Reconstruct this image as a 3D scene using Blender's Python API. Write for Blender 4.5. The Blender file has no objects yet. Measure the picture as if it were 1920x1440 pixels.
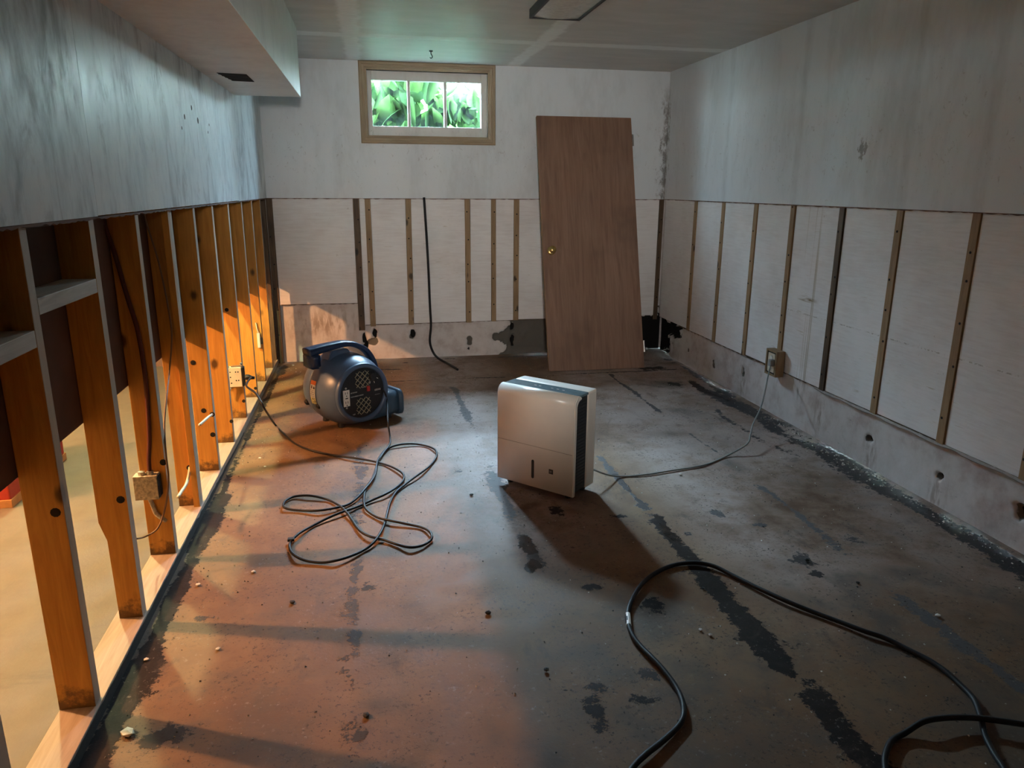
import bpy, bmesh, math, random
import numpy as np
from mathutils import Vector, Matrix, noise as mnoise

random.seed(7)
rng = np.random.default_rng(7)
SC = bpy.context.scene
COL = SC.collection

# ------------------------------------------------------------------ camera
F_PX, PITCH, YAW, ROLL, H = 1383.08, .2601, .1889, .0063, 1.36
D, XL, XR, ZC, ZS, ZF = 5.957, -.7456, 2.4123, 1.274, 2.2554, .293
cp, sp, cy, sy, cr, sr = (math.cos(PITCH), math.sin(PITCH), math.cos(YAW), math.sin(YAW), math.cos(ROLL), math.sin(ROLL))
FWD = Vector((sy*cp, cy*cp, -sp)); RT = Vector((cy, -sy, 0)); UP = RT.cross(FWD)
RT, UP = cr*RT + sr*UP, -sr*RT + cr*UP
EYE = Vector((0, 0, H))
cam = bpy.data.cameras.new('camera'); camo = bpy.data.objects.new('camera', cam); COL.objects.link(camo)
cam.sensor_width = 36; cam.lens = F_PX/1920*36; cam.clip_start = .05
camo.matrix_world = Matrix(((RT.x, UP.x, -FWD.x, 0), (RT.y, UP.y, -FWD.y, 0), (RT.z, UP.z, -FWD.z, H), (0, 0, 0, 1)))
SC.camera = camo

# ------------------------------------------------------------------ light and exposure
SC.view_settings.view_transform = 'Standard'; SC.view_settings.look = 'None'
SC.view_settings.gamma = 1; SC.view_settings.use_curve_mapping = False
SC.view_settings.exposure = 0.75
W = bpy.data.worlds.new('sky'); SC.world = W; W.use_nodes = True
wn = W.node_tree.nodes; wl = W.node_tree.links; wn.clear()
wo = wn.new('ShaderNodeOutputWorld'); wb = wn.new('ShaderNodeBackground'); wr = wn.new('ShaderNodeValToRGB')
wt = wn.new('ShaderNodeTexCoord'); ws = wn.new('ShaderNodeSeparateXYZ')
wl.new(wt.outputs['Generated'], ws.inputs[0]); wl.new(ws.outputs['Z'], wr.inputs[0])
wr.color_ramp.elements[0].position = 0; wr.color_ramp.elements[0].color = (.66, .92, .98, 1)
wr.color_ramp.elements[1].position = .6; wr.color_ramp.elements[1].color = (.42, .72, 1, 1)
wl.new(wr.outputs[0], wb.inputs[0]); wl.new(wb.outputs[0], wo.inputs[0]); wb.inputs[1].default_value = 280

def lamp(name, kind, loc, power, color, **kw):
    l = bpy.data.lights.new(name, kind); l.energy = power; l.color = color
    for k, v in kw.items(): setattr(l, k, v)
    o = bpy.data.objects.new(name, l); COL.objects.link(o); o.location = loc
    return o
DAY_POWER, WARM_POWER, GREEN_POWER = 1850, 340, 130
day = lamp('daylight', 'AREA', (.55, 6.95, 2.95), DAY_POWER, (.62, .84, 1), shape='RECTANGLE', size=2.0, size_y=1.0)
day.rotation_euler = (Vector((.47, 5.98, 1.95)) - day.location).to_track_quat('-Z', 'Y').to_euler()
pt = lamp('window_sampling_portal', 'AREA', (.475, 6.06, 1.969), 1, (1, 1, 1), shape='RECTANGLE', size=.9, size_y=.4)
pt.rotation_euler = (-math.pi/2, 0, 0); pt.data.cycles.is_portal = True
wl_ = lamp('fill_spot', 'SPOT', (.06, -.75, 1.62), 200, (1, .95, .88), shadow_soft_size=.12, spot_size=math.radians(42), spot_blend=1.)  # added fill by the viewer, not a room lamp; lifts camera-facing surfaces
wl_.rotation_euler = (Vector((.92, 5.9, 1.30)) - wl_.location).to_track_quat('-Z', 'Y').to_euler()
lamp('next_room_bulb', 'POINT', (-2.98, 2.85, 1.9), WARM_POWER, (1, .46, .18), shadow_soft_size=.05)
lamp('next_room_tube', 'POINT', (-1.62, 3.9, 2.18), GREEN_POWER, (.90, 1, .52), shadow_soft_size=.05)

# ------------------------------------------------------------------ pixel -> real plane
def ray(px, py): return (px-960)/F_PX*RT - (py-720)/F_PX*UP + FWD
def onz(px, py, z=0.):
    d = ray(px, py); return EYE + d*((z-H)/d.z)
def ony(px, py, y):
    d = ray(px, py); return EYE + d*(y/d.y)
def onx(px, py, x):
    d = ray(px, py); return EYE + d*(x/d.x)

# ------------------------------------------------------------------ node materials
class NT:
    def __init__(s, name):
        s.m = bpy.data.materials.new(name); s.m.use_nodes = True
        s.t = s.m.node_tree; s.t.nodes.clear()
        s.out = s.t.nodes.new('ShaderNodeOutputMaterial'); s.b = s.t.nodes.new('ShaderNodeBsdfPrincipled')
        s.t.links.new(s.b.outputs[0], s.out.inputs[0]); s.co = s.t.nodes.new('ShaderNodeTexCoord').outputs['Object']
    def put(s, sock, v):
        if hasattr(v, 'is_linked') or hasattr(v, 'node'): s.t.links.new(v, sock)
        elif isinstance(v, (tuple, list)) and len(v) == 3 and sock.type == 'RGBA': sock.default_value = (*v, 1)
        else: sock.default_value = v
    def n(s, typ, out=0, props=(), **ins):
        nd = s.t.nodes.new(typ)
        for k, v in props: setattr(nd, k, v)
        for k, v in ins.items():
            k2 = int(k[1:]) if k[0] == '_' and k[1:].isdigit() else k
            s.put(nd.inputs[k2], v)
        return nd.outputs[out]
    def math(s, op, a, b=0., c=0.): return s.n('ShaderNodeMath', 0, [('operation', op)], _0=a, _1=b, _2=c)
    def noise(s, scale=5., detail=4., rough=.55, vec=None, stretch=None, dist=0.):
        v = vec or s.co
        if stretch: v = s.n('ShaderNodeMapping', 0, (), _0=v, Scale=stretch)
        return s.n('ShaderNodeTexNoise', 0, (), Vector=v, Scale=scale, Detail=detail, Roughness=rough, Distortion=dist)
    def ramp(s, fac, *stops):
        nd = s.t.nodes.new('ShaderNodeValToRGB'); s.put(nd.inputs[0], fac); e = nd.color_ramp.elements
        while len(e) < len(stops): e.new(.5)
        for el, (p, c) in zip(e, stops): el.position = p; el.color = (*c, 1) if len(c) == 3 else c
        return nd.outputs[0]
    def step(s, v, lo, hi): return s.n('ShaderNodeMapRange', 0, [('interpolation_type', 'SMOOTHSTEP')], Value=v, _1=lo, _2=hi)
    def mix(s, f, a, b):
        nd = s.t.nodes.new('ShaderNodeMix'); nd.data_type = 'RGBA'
        s.put(nd.inputs[0], f); s.put(nd.inputs[6], a); s.put(nd.inputs[7], b); return nd.outputs[2]
    def attr(s, name): return s.n('ShaderNodeAttribute', 2, [('attribute_name', name)])
    def xyz(s):
        nd = s.t.nodes.new('ShaderNodeSeparateXYZ'); s.t.links.new(s.co, nd.inputs[0]); return nd.outputs
    def bump(s, h, strength=.3, dist=.01):
        s.t.links.new(s.n('ShaderNodeBump', 0, (), Strength=strength, Distance=dist, Height=h), s.b.inputs['Normal'])
    def fin(s, col, rough=.6, spec=.5, **kw):
        s.put(s.b.inputs['Base Color'], col); s.put(s.b.inputs['Roughness'], rough); s.put(s.b.inputs['Specular IOR Level'], spec)
        for k, v in kw.items(): s.put(s.b.inputs[k], v)
        return s.m

def plain(name, col, rough=.5, spec=.5, var=.12, scale=30, **kw):
    t = NT(name); n = t.noise(scale, 3)
    d = tuple(c*(1-var) for c in col); u = tuple(min(1, c*(1+var)) for c in col)
    return t.fin(t.ramp(n, (.3, d), (.7, u)), rough, spec, **kw)

def m_paint(name, base, dark, rough=.45, amt=.5, stretch=(1, 1, .35), spots=True, scale=3.):
    """old semi-gloss wall paint, wiped in vertical streaks, scuffs and small dark flecks"""
    t = NT(name)
    a = t.noise(scale, 6, .62, stretch=stretch, dist=.4); b = t.noise(scale*9, 4, .6, stretch=stretch)
    k = t.math('MULTIPLY', t.step(t.math('ADD', a, t.math('MULTIPLY', t.math('SUBTRACT', b, .5), .35)), .42, .72), amt)
    c = t.mix(k, base, dark)
    if not spots and amt > .8:      # sponge-like smears where the wall was washed down
        w1 = t.noise(5.5, 7, .68, stretch=(1, 1, .45), dist=.9)
        c = t.mix(t.math('MULTIPLY', t.step(w1, .52, .66), .55), c, tuple(x*.8 for x in dark)); c = t.mix(t.math('MULTIPLY', t.step(w1, .46, .36), .4), c, (.84, .92, .93))
    if spots:
        s = t.math('MULTIPLY', t.step(t.noise(34, 5, .7), .70, .76), t.step(t.noise(4, 2), .5, .62))
        c = t.mix(t.math('MULTIPLY', s, .7), c, tuple(x*.3 for x in dark))
    if spots:      # damp speckle in the far corner, two dark scuffs on the side wall
        x = t.xyz(); sn = t.noise(26, 5, .75, stretch=(1, 1, .6))
        dc = t.math('ADD', t.math('ABSOLUTE', t.math('SUBTRACT', x[0], XR)), t.math('ABSOLUTE', t.math('SUBTRACT', x[1], D)))
        mk = t.math('MULTIPLY', t.step(t.math('ADD', dc, t.math('MULTIPLY', t.math('SUBTRACT', sn, .5), .35)), .075, .0), t.step(x[2], 2.22, 1.9))
        c = t.mix(t.math('MULTIPLY', mk, .75), c, (.10, .085, .07))
        bro = t.step(t.math('ADD', t.noise(33, 6, .72, stretch=(1, 1, .7), dist=1.2), t.math('MULTIPLY', t.step(t.math('ABSOLUTE', t.math('SUBTRACT', x[2], 1.62)), .45, .1), .06)), .665, .70)
        c = t.mix(t.math('MULTIPLY', bro, .3), c, (.2, .18, .16))
        side = t.step(x[0], XR-.2, XR-.1); gh = None      # faint grey ghost of each furring strip behind the board
        for ys in (4.872, 3.995, 3.096, 2.646, 2.215):
            g1 = t.step(t.math('ADD', t.math('ABSOLUTE', t.math('SUBTRACT', x[1], ys)), t.math('MULTIPLY', t.math('SUBTRACT', a, .5), .08)), .05, .005)
            gh = g1 if gh is None else t.math('MAXIMUM', gh, g1)
        c = t.mix(t.math('MULTIPLY', t.math('MULTIPLY', gh, side), t.math('MULTIPLY', b, .36)), c, (.30, .31, .31))
        for yy_, zz_ in ((3.42, 1.565),):
            dd_ = t.math('ADD', t.math('ABSOLUTE', t.math('SUBTRACT', x[1], yy_)), t.math('MULTIPLY', t.math('ABSOLUTE', t.math('SUBTRACT', x[2], zz_)), .8))
            mk = t.step(t.math('ADD', dd_, t.math('MULTIPLY', t.math('SUBTRACT', sn, .5), .4)), .05, .01)
            c = t.mix(t.math('MULTIPLY', mk, .7), c, (.14, .13, .12))
    r = t.n('ShaderNodeMapRange', 0, (), Value=t.math('ADD', t.math('MULTIPLY', a, .6), t.math('MULTIPLY', b, .4)), _1=.3, _2=.7, _3=rough-.14, _4=rough+.2)
    t.bump(t.math('ADD', t.math('MULTIPLY', a, 1.), t.math('MULTIPLY', b, .35)), .25, .006)
    return t.fin(c, r, .5)

def m_wood(name, lo, hi, knots=True, rough=.6, axis=2, grain=1., dirt=.5, dusty=False):
    t = NT(name)
    rnd = t.n('ShaderNodeObjectInfo', 5)
    off = t.n('ShaderNodeCombineXYZ', 0, (), X=t.math('MULTIPLY', rnd, 13.), Y=t.math('MULTIPLY', rnd, 7.), Z=t.math('MULTIPLY', rnd, 31.))
    v = t.n('ShaderNodeVectorMath', 0, [('operation', 'ADD')], _0=t.co, _1=off)
    st = [14*grain]*3; st[axis] = 1.*grain
    g = t.noise(3.5, 6, .6, vec=v, stretch=tuple(st), dist=1.2)
    c = t.ramp(g, (.3, lo), (.68, hi))
    big = t.noise(2.2, 3, .6, vec=v)
    c = t.mix(t.math('MULTIPLY', t.step(big, .48, .75), dirt), c, tuple(x*.42 for x in lo))
    if knots:
        st2 = [7.]*3; st2[axis] = 4.6
        vv = t.n('ShaderNodeMapping', 0, (), _0=v, Scale=tuple(st2))
        d = t.n('ShaderNodeTexVoronoi', 0, [('feature', 'F1')], Vector=vv, Scale=1.)
        kn = t.step(t.math('ADD', d, t.math('MULTIPLY', t.math('SUBTRACT', g, .5), .1)), .17, .07)
        c = t.mix(t.math('MULTIPLY', kn, .9), c, tuple(x*.12 for x in lo))
    if dusty:          # mould rising from the sill
        zz = t.math('ADD', t.xyz()[2], 1.088); mo = t.step(t.math('ADD', t.math('MULTIPLY', zz, -9.), t.math('MULTIPLY', t.noise(22, 5, .7, vec=v), 1.6)), .25, .7)
        c = t.mix(t.math('MULTIPLY', mo, .8), c, (.03, .02, .012))
    if dusty:          # the nailed edge still carries chalky board paper
        nd = t.t.nodes.new('ShaderNodeNewGeometry'); sx = t.t.nodes.new('ShaderNodeSeparateXYZ'); t.t.links.new(nd.outputs['Normal'], sx.inputs[0])
        c = t.mix(t.math('MULTIPLY', t.step(sx.outputs[0], .7, .9), t.math('ADD', .62, t.math('MULTIPLY', t.step(big, .35, .6), .3))), c, (.43, .385, .32))
    t.bump(g, .2, .003)
    return t.fin(c, rough, .4)

def m_floor(name, main=True):
    t = NT(name)
    a = t.noise(1.3, 5, .6); b = t.noise(9, 6, .65); f = t.noise(85, 4, .7)
    if main:
        c = t.ramp(t.math('ADD', t.math('MULTIPLY', a, .65), t.math('MULTIPLY', b, .35)),
                   (.32, (.10, .050, .026)), (.48, (.178, .096, .044)), (.62, (.245, .148, .074)))
        c = t.mix(t.math('MULTIPLY', t.attr('pale'), t.step(t.math('ADD', a, t.math('MULTIPLY', b, .5)), .5, .9)), c, (.43, .355, .335))
        c = t.mix(t.math('MULTIPLY', t.step(f, .56, .74), .5), c, (.10, .07, .055))
        gr = t.step(t.math('ADD', t.attr('grime_shade'), t.math('MULTIPLY', t.math('SUBTRACT', b, .5), 1.3)), .25, .85)
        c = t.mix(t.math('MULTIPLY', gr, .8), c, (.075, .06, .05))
        s = t.noise(26, 5, .75)
        tar = t.step(t.math('ADD', t.attr('tar'), t.math('MULTIPLY', t.math('SUBTRACT', t.math('ADD', t.math('MULTIPLY', b, .4), t.math('MULTIPLY', s, .6)), .5), 3.2)), .46, .62)
        ash = t.attr('ash')
        tc = t.mix(ash, (.012, .011, .012), (.15, .15, .155))
        c = t.mix(t.math('MULTIPLY', tar, .93), c, tc)
        fl = t.math('MULTIPLY', t.step(t.noise(46, 4, .7), .69, .73), t.step(t.noise(2.1, 2), .42, .6))
        c = t.mix(t.math('MULTIPLY', fl, .85), c, (.02, .018, .016))
        pv = t.step(t.noise(62, 4, .8), .555, .63)
        c = t.mix(t.math('MULTIPLY', t.math('MULTIPLY', pv, t.step(t.noise(4, 5, .65), .40, .58)), .8), c, (.040, .028, .021))
        lt = t.step(t.noise(48, 4, .8), .58, .68)
        c = t.mix(t.math('MULTIPLY', t.math('MULTIPLY', lt, t.step(t.noise(3.1, 4, .6), .45, .6)), .35), c, (.40, .34, .29))
        sm = t.step(t.noise(7, 7, .72, stretch=(1, .6, 1), dist=.6), .56, .68)
        c = t.mix(t.math('MULTIPLY', sm, .5), c, (.07, .05, .038))
        r = t.math('SUBTRACT', t.math('ADD', .50, t.math('MULTIPLY', b, .35)), t.math('MULTIPLY', t.math('MULTIPLY', tar, t.attr('wet')), .50))
        t.bump(t.math('ADD', t.math('ADD', t.math('MULTIPLY', f, .35), t.math('MULTIPLY', b, .3)), t.math('MULTIPLY', tar, .8)), .45, .006)
        return t.fin(c, r, t.math('SUBTRACT', .4, t.math('MULTIPLY', tar, .28)))
    c = t.ramp(t.math('ADD', t.math('MULTIPLY', a, .5), t.math('MULTIPLY', b, .5)), (.3, (.10, .082, .060)), (.65, (.15, .125, .095)))
    c = t.mix(t.math('MULTIPLY', t.step(t.noise(3, 5, .7, stretch=(.4, 2, 1)), .58, .75), .6), c, (.06, .052, .045))
    t.bump(f, .2, .004)
    return t.fin(c, .6, .4)

def m_concrete(name):
    t = NT(name)
    a = t.noise(2, 5, .6); b = t.noise(11, 6, .65); f = t.noise(70, 4, .7)
    c = t.ramp(t.math('ADD', t.math('MULTIPLY', a, .5), t.math('MULTIPLY', b, .5)), (.32, (.43, .355, .335)), (.5, (.66, .63, .61)), (.65, (.75, .72, .71)))
    fl = t.math('MULTIPLY', t.step(t.noise(30, 5, .7, stretch=(.4, .4, 2)), .64, .72), t.step(t.noise(3, 2), .42, .62))
    c = t.mix(t.math('MULTIPLY', fl, .6), c, (.12, .1, .085))
    rs = t.math('MULTIPLY', t.attr('rust'), t.step(t.noise(16, 4, .6, stretch=(2, 2, .5)), .42, .62))
    c = t.mix(t.math('MULTIPLY', rs, .7), c, (.22, .15, .1))
    c = t.mix(t.step(t.math('ADD', t.attr('broken'), t.math('MULTIPLY', t.math('SUBTRACT', b, .5), .8)), .4, .6), c, (.13, .12, .105))
    c = t.mix(t.step(t.math('ADD', t.attr('hole'), t.math('MULTIPLY', t.math('SUBTRACT', b, .5), .6)), .45, .6), c, (.006, .005, .005))
    t.bump(t.math('ADD', t.math('MULTIPLY', f, .3), t.math('MULTIPLY', b, .4)), .4, .005)
    return t.fin(c, .75, .3)

def m_foam(name, axis):
    """white foam board: faint horizontal scoring, yellowed stains; brown drips in one place"""
    t = NT(name)
    a = t.noise(2.4, 4, .6); s = t.noise(30, 4, .6, stretch=(.25, .25, 3)); f = t.noise(160, 2, .5)
    c = t.ramp(t.math('ADD', t.math('MULTIPLY', a, .6), t.math('MULTIPLY', s, .4)), (.35, (.74, .72, .71)), (.55, (.86, .86, .86)), (.7, (.90, .90, .90)))
    y = t.math('MULTIPLY', t.step(s, .6, .72), t.step(t.noise(3.3, 3), .5, .65))
    c = t.mix(t.math('MULTIPLY', y, .55), c, (.42, .34, .22))
    x = t.xyz()
    if axis == 1:      # right wall: drip marks below one nail and a row of pencil-like seam specks
        d = t.math('ABSOLUTE', t.math('SUBTRACT', x[1], 3.765))
        dr = t.math('MULTIPLY', t.step(d, .085, .05), t.step(t.noise(1., 3, .6, stretch=(1, 42, .6)), .55, .66))
        c = t.mix(t.math('MULTIPLY', dr, .6), c, (.33, .27, .16))
        sm = t.math('MULTIPLY', t.step(t.math('ABSOLUTE', t.math('SUBTRACT', x[2], .76)), .02, .006), t.step(d, .12, .03))
        c = t.mix(t.math('MULTIPLY', sm, t.step(s, .4, .6)), c, (.28, .2, .1))
        zz = t.math('ABSOLUTE', t.math('SUBTRACT', x[2], .675))
        sd = t.math('MULTIPLY', t.step(zz, .005, .001), t.step(t.noise(60, 3, .6), .5, .62))
        c = t.mix(t.math('MULTIPLY', t.math('MULTIPLY', sd, .6), t.step(x[1], 4.6, 3.9)), c, (.25, .22, .17))
    fl = t.math('MULTIPLY', t.step(t.noise(38, 4, .7), .68, .74), t.step(t.noise(3, 2), .45, .6))
    c = t.mix(t.math('MULTIPLY', fl, .6), c, (.22, .17, .1))
    t.bump(t.math('ADD', f, t.math('MULTIPLY', s, .7)), .18, .003)
    return t.fin(c, .55, .4)

def m_ceiling(name):
    """grey ceiling board with brushed bands of white joint compound"""
    t = NT(name); x = t.xyz()
    n = t.noise(7, 5, .65); n2 = t.noise(3, 6, .65, stretch=(1, 3, 1)); n3 = t.noise(30, 4, .7, stretch=(.4, 2, 1))
    wob = t.math('MULTIPLY', t.math('SUBTRACT', t.math('ADD', t.math('MULTIPLY', n, .6), t.math('MULTIPLY', n3, .4)), .5), .14)
    def band(sock, c, w):
        d = t.math('ABSOLUTE', t.math('SUBTRACT', sock, c)); return t.step(t.math('ADD', d, wob), w, w-.035)
    m = t.math('MAXIMUM', t.math('MAXIMUM', band(x[0], -.06, .07), band(x[0], 1.13, .07)), t.math('MULTIPLY', band(x[1], 5.0, .08), .85))
    m = t.math('MULTIPLY', m, t.n('ShaderNodeMapRange', 0, (), Value=n3, _1=.3, _2=.6, _3=.55, _4=1.))
    c = t.ramp(n2, (.35, (.50, .50, .47)), (.65, (.62, .61, .58)))
    c = t.mix(m, c, (.84, .86, .84))
    sc = t.math('MULTIPLY', t.step(t.noise(14, 5, .7, stretch=(.5, 2.2, 1)), .66, .72), t.step(t.noise(2.2, 2), .48, .6))
    c = t.mix(t.math('MULTIPLY', sc, .5), c, (.14, .17, .15))
    t.bump(t.math('ADD', n3, m), .12, .004)
    return t.fin(c, t.n('ShaderNodeMapRange', 0, (), Value=n2, _1=.3, _2=.7, _3=.40, _4=.60), .4)

M = {}
M['floor'] = m_floor('concrete_floor'); M['floor2'] = m_floor('next_room_floor', False)
M['paint_left'] = m_paint('wiped_wall_paint', (.72, .81, .85), (.27, .32, .36), .36, .85, (1, 1, .38), False, 3.4)
M['paint'] = m_paint('scuffed_wall_paint', (.74, .80, .84), (.56, .60, .62), .5, .5)
M['soffit'] = m_paint('soffit_paint', (.76, .79, .78), (.58, .60, .60), .42, .5, (1, 1, .5), False)
M['ceiling'] = m_ceiling('ceiling_board')
M['concrete'] = m_concrete('wall_concrete')
M['foam_x'] = m_foam('foam_board_back', 0); M['foam_y'] = m_foam('foam_board_right', 1)
M['stud'] = m_wood('pine_stud', (.48, .21, .035), (.66, .33, .06), dirt=.4, dusty=True)
M['sill'] = m_wood('sill_wood', (.30, .235, .18), (.42, .34, .27), axis=1, knots=False, dirt=.3)
M['sill_edge'] = plain('black_mould_shade', (.02, .018, .016), .8)
M['block'] = m_wood('grey_block', (.40, .36, .30), (.55, .5, .43), axis=1, knots=True, dirt=.3)
M['strip'] = m_wood('furring_wood', (.26, .165, .085), (.40, .27, .15), dirt=.4)
M['strip_dark'] = m_wood('rotten_wood', (.06, .04, .025), (.16, .10, .055), dirt=.7)
M['backpaper'] = plain('brown_gypsum_paper', (.15, .085, .062), .85, var=.2, scale=5)
M['door'] = m_wood('veneer', (.20, .112, .074), (.31, .185, .128), knots=False, rough=.42, grain=.55, dirt=.45)
M['door_edge'] = m_wood('door_edge_wood', (.30, .17, .09), (.42, .26, .14), knots=False)
M['brass'] = plain('brass', (.62, .42, .16), .28, .5, Metallic=1.)
M['steel'] = plain('steel', (.55, .54, .52), .35, .5, Metallic=1.)
M['casing'] = m_wood('casing_wood', (.30, .22, .14), (.44, .33, .215), knots=False, axis=0, dirt=.25)
M['casing_v'] = m_wood('casing_wood_upright', (.30, .22, .14), (.44, .33, .215), knots=False, axis=2, dirt=.25)
M['sash'] = m_paint('sash_paint', (.80, .80, .77), (.55, .53, .47), .5, .5)
M['dark'] = plain('dark_gap', (.012, .011, .011), .9)
M['black'] = plain('black_rubber', (.012, .012, .014), .5, .28)
M['blackpl'] = plain('black_plastic', (.012, .012, .014), .45, .4)
M['white'] = plain('white_plastic', (.81, .765, .70), .28, .5, var=.03, scale=8)
M['ivory'] = plain('ivory_plastic', (.70, .62, .48), .4, var=.06)
M['teal'] = plain('smoked_panel', (.10, .17, .20), .16, .6)
M['seam'] = plain('grey_seam', (.30, .25, .22), .6)
M['blue'] = plain('blue_grey_shell', (.060, .098, .175), .36, .5, var=.1, scale=14)
M['navy'] = plain('navy_handle', (.012, .026, .072), .32, .5)
M['bluedk'] = plain('slate_shell', (.045, .085, .135), .42, .5)
M['wire'] = plain('grille_wire', (.42, .36, .24), .4, Metallic=.6)
M['red'] = plain('red_plastic', (.45, .03, .025), .4)
M['orange'] = plain('orange_print', (.75, .17, .03), .5)
M['yellow'] = plain('yellow_print', (.72, .66, .30), .5)
M['label'] = plain('label_white', (.78, .76, .70), .5, var=.03)
M['print'] = plain('print_black', (.02, .02, .02), .6)
M['greypr'] = plain('print_grey', (.38, .37, .36), .6)
M['boxsteel'] = plain('plaster_spattered_box', (.46, .41, .33), .55, var=.45, scale=90)
M['redwire'] = plain('red_brown_cable', (.10, .022, .016), .45)
M['thinwire'] = plain('brown_wire', (.20, .12, .07), .5)
M['whitewire'] = plain('white_cable', (.74, .68, .56), .5)
M['greywire'] = plain('grey_cord', (.30, .32, .31), .45)
M['chip'] = plain('plaster_chip', (.66, .63, .57), .8, var=.2)
M['clod'] = plain('dark_clod', (.03, .026, .022), .8, var=.3)
M['grit'] = plain('grit', (.34, .30, .25), .85, var=.5, scale=60)
M['fixture'] = plain('fixture_metal', (.55, .57, .55), .4)
M['soil'] = plain('window_well_soil', (.08, .13, .07), .9, var=.4, scale=12)
M['redpaint'] = plain('red_paint', (.42, .04, .025), .5)
M['trimwood'] = plain('orange_wood', (.50, .26, .10), .5)
t = NT('diffuser'); M['diffuser'] = t.fin(t.ramp(t.noise(40, 2), (.3, (.5, .54, .5)), (.7, (.62, .66, .62))), .18, .6)
t = NT('leaf'); lf = t.noise(6, 3); rnd = t.n('ShaderNodeObjectInfo', 5)
lc = t.mix(rnd, t.ramp(lf, (.3, (.006, .017, .0045)), (.7, (.011, .027, .0075))), t.ramp(lf, (.3, (.014, .030, .007)), (.7, (.021, .042, .011))))
t.fin(lc, .8, .03)
tr = t.n('ShaderNodeBsdfTranslucent', 0, (), Color=t.mix(.15, lc, (.06, .11, .025)))
mx = t.t.nodes.new('ShaderNodeMixShader'); mx.inputs[0].default_value = .42
t.t.links.new(t.b.outputs[0], mx.inputs[1]); t.t.links.new(tr, mx.inputs[2]); t.t.links.new(mx.outputs[0], t.out.inputs[0]); M['leaf'] = t.m
t = NT('window_glass')   # thin old pane: clear, a little reflection, a film of dust
fr = t.n('ShaderNodeFresnel', 0, (), IOR=1.45); gl = t.n('ShaderNodeBsdfGlossy', 0, (), Roughness=.02); tp = t.n('ShaderNodeBsdfTransparent')
m1 = t.t.nodes.new('ShaderNodeMixShader'); t.t.links.new(t.math('MULTIPLY', fr, .6), m1.inputs[0]); t.t.links.new(tp, m1.inputs[1]); t.t.links.new(gl, m1.inputs[2])
dust = t.n('ShaderNodeBsdfTranslucent', 0, (), Color=(.8, .85, .85)); m2 = t.t.nodes.new('ShaderNodeMixShader')
t.t.links.new(t.math('MULTIPLY', t.step(t.noise(9, 4), .35, .8), .003), m2.inputs[0]); t.t.links.new(m1.outputs[0], m2.inputs[1]); t.t.links.new(dust, m2.inputs[2])
t.t.links.new(m2.outputs[0], t.out.inputs[0]); M['glass'] = t.m

# ------------------------------------------------------------------ mesh helpers
def obj(name, bm, mats, parent=None, smooth=False, loc=None, kind=None):
    me = bpy.data.meshes.new(name); bmesh.ops.recalc_face_normals(bm, faces=bm.faces[:]); bm.to_mesh(me); bm.free()
    for m in (mats if isinstance(mats, (list, tuple)) else [mats]): me.materials.append(M[m])
    if smooth:
        for p in me.polygons: p.use_smooth = True
    o = bpy.data.objects.new(name, me); COL.objects.link(o)
    if parent: o.parent = parent
    if loc is not None: o.location = loc
    if kind: o['kind'] = kind
    return o
def tag(o, label, cat, group=None):
    o['label'] = label; o['category'] = cat
    if group: o['group'] = group
    return o
def empty(name, loc=(0, 0, 0), rz=0.):
    o = bpy.data.objects.new(name, None); COL.objects.link(o); o.location = loc; o.rotation_euler.z = rz; o.empty_display_size = .1
    return o
def box(bm, a, b, bev=0., mi=0, mat=None):
    x0, y0, z0 = a; x1, y1, z1 = b
    vs = [bm.verts.new(p) for p in ((x0,y0,z0),(x1,y0,z0),(x1,y1,z0),(x0,y1,z0),(x0,y0,z1),(x1,y0,z1),(x1,y1,z1),(x0,y1,z1))]
    fs = [bm.faces.new([vs[i] for i in q]) for q in ((0,3,2,1),(4,5,6,7),(0,1,5,4),(1,2,6,5),(2,3,7,6),(3,0,4,7))]
    for f in fs: f.material_index = mi
    if bev:
        es = list({e for f in fs for e in f.edges})
        r = bmesh.ops.bevel(bm, geom=es, offset=bev, segments=2, affect='EDGES', profile=.6)
        for f in r['faces']: f.material_index = mi
        vs = list({v for f in r['faces'] for v in f.verts})
    if mat is not None: bmesh.ops.transform(bm, matrix=mat, verts=vs)
    return vs
def bx(name, a, b, mat, parent=None, bev=0., **k):
    bm = bmesh.new(); box(bm, a, b, bev); return obj(name, bm, mat, parent, **k)
def bxl(name, a, b, mat, parent=None, bev=0., jit=0., **k):
    """box with its own origin at its centre"""
    c = [(p+q)/2 for p, q in zip(a, b)]
    bm = bmesh.new(); vs = box(bm, [p-q for p, q in zip(a, c)], [p-q for p, q in zip(b, c)], bev)
    return obj(name, bm, mat, parent, loc=c, **k)
def loft(bm, rings, cap=True, closed=True, mi=0):
    R = [[bm.verts.new(p) for p in r] for r in rings]; n = len(R[0])
    for a, b in zip(R, R[1:]):
        for i in range(n if closed else n-1):
            j = (i+1) % n
            try: bm.faces.new((a[i], a[j], b[j], b[i])).material_index = mi
            except ValueError: pass
    if cap:
        bm.faces.new(R[0][::-1]).material_index = mi; bm.faces.new(R[-1]).material_index = mi
    return R
def smooth_path(pts, per=6):
    P = [Vector(p) for p in pts]; out = []
    for i in range(len(P)-1):
        p0 = P[max(i-1, 0)]; p1 = P[i]; p2 = P[i+1]; p3 = P[min(i+2, len(P)-1)]
        for k in range(per):
            u = k/per
            out.append(.5*((2*p1) + (p2-p0)*u + (2*p0-5*p1+4*p2-p3)*u*u + (3*p1-p0-3*p2+p3)*u**3))
    out.append(P[-1]); return out
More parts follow.
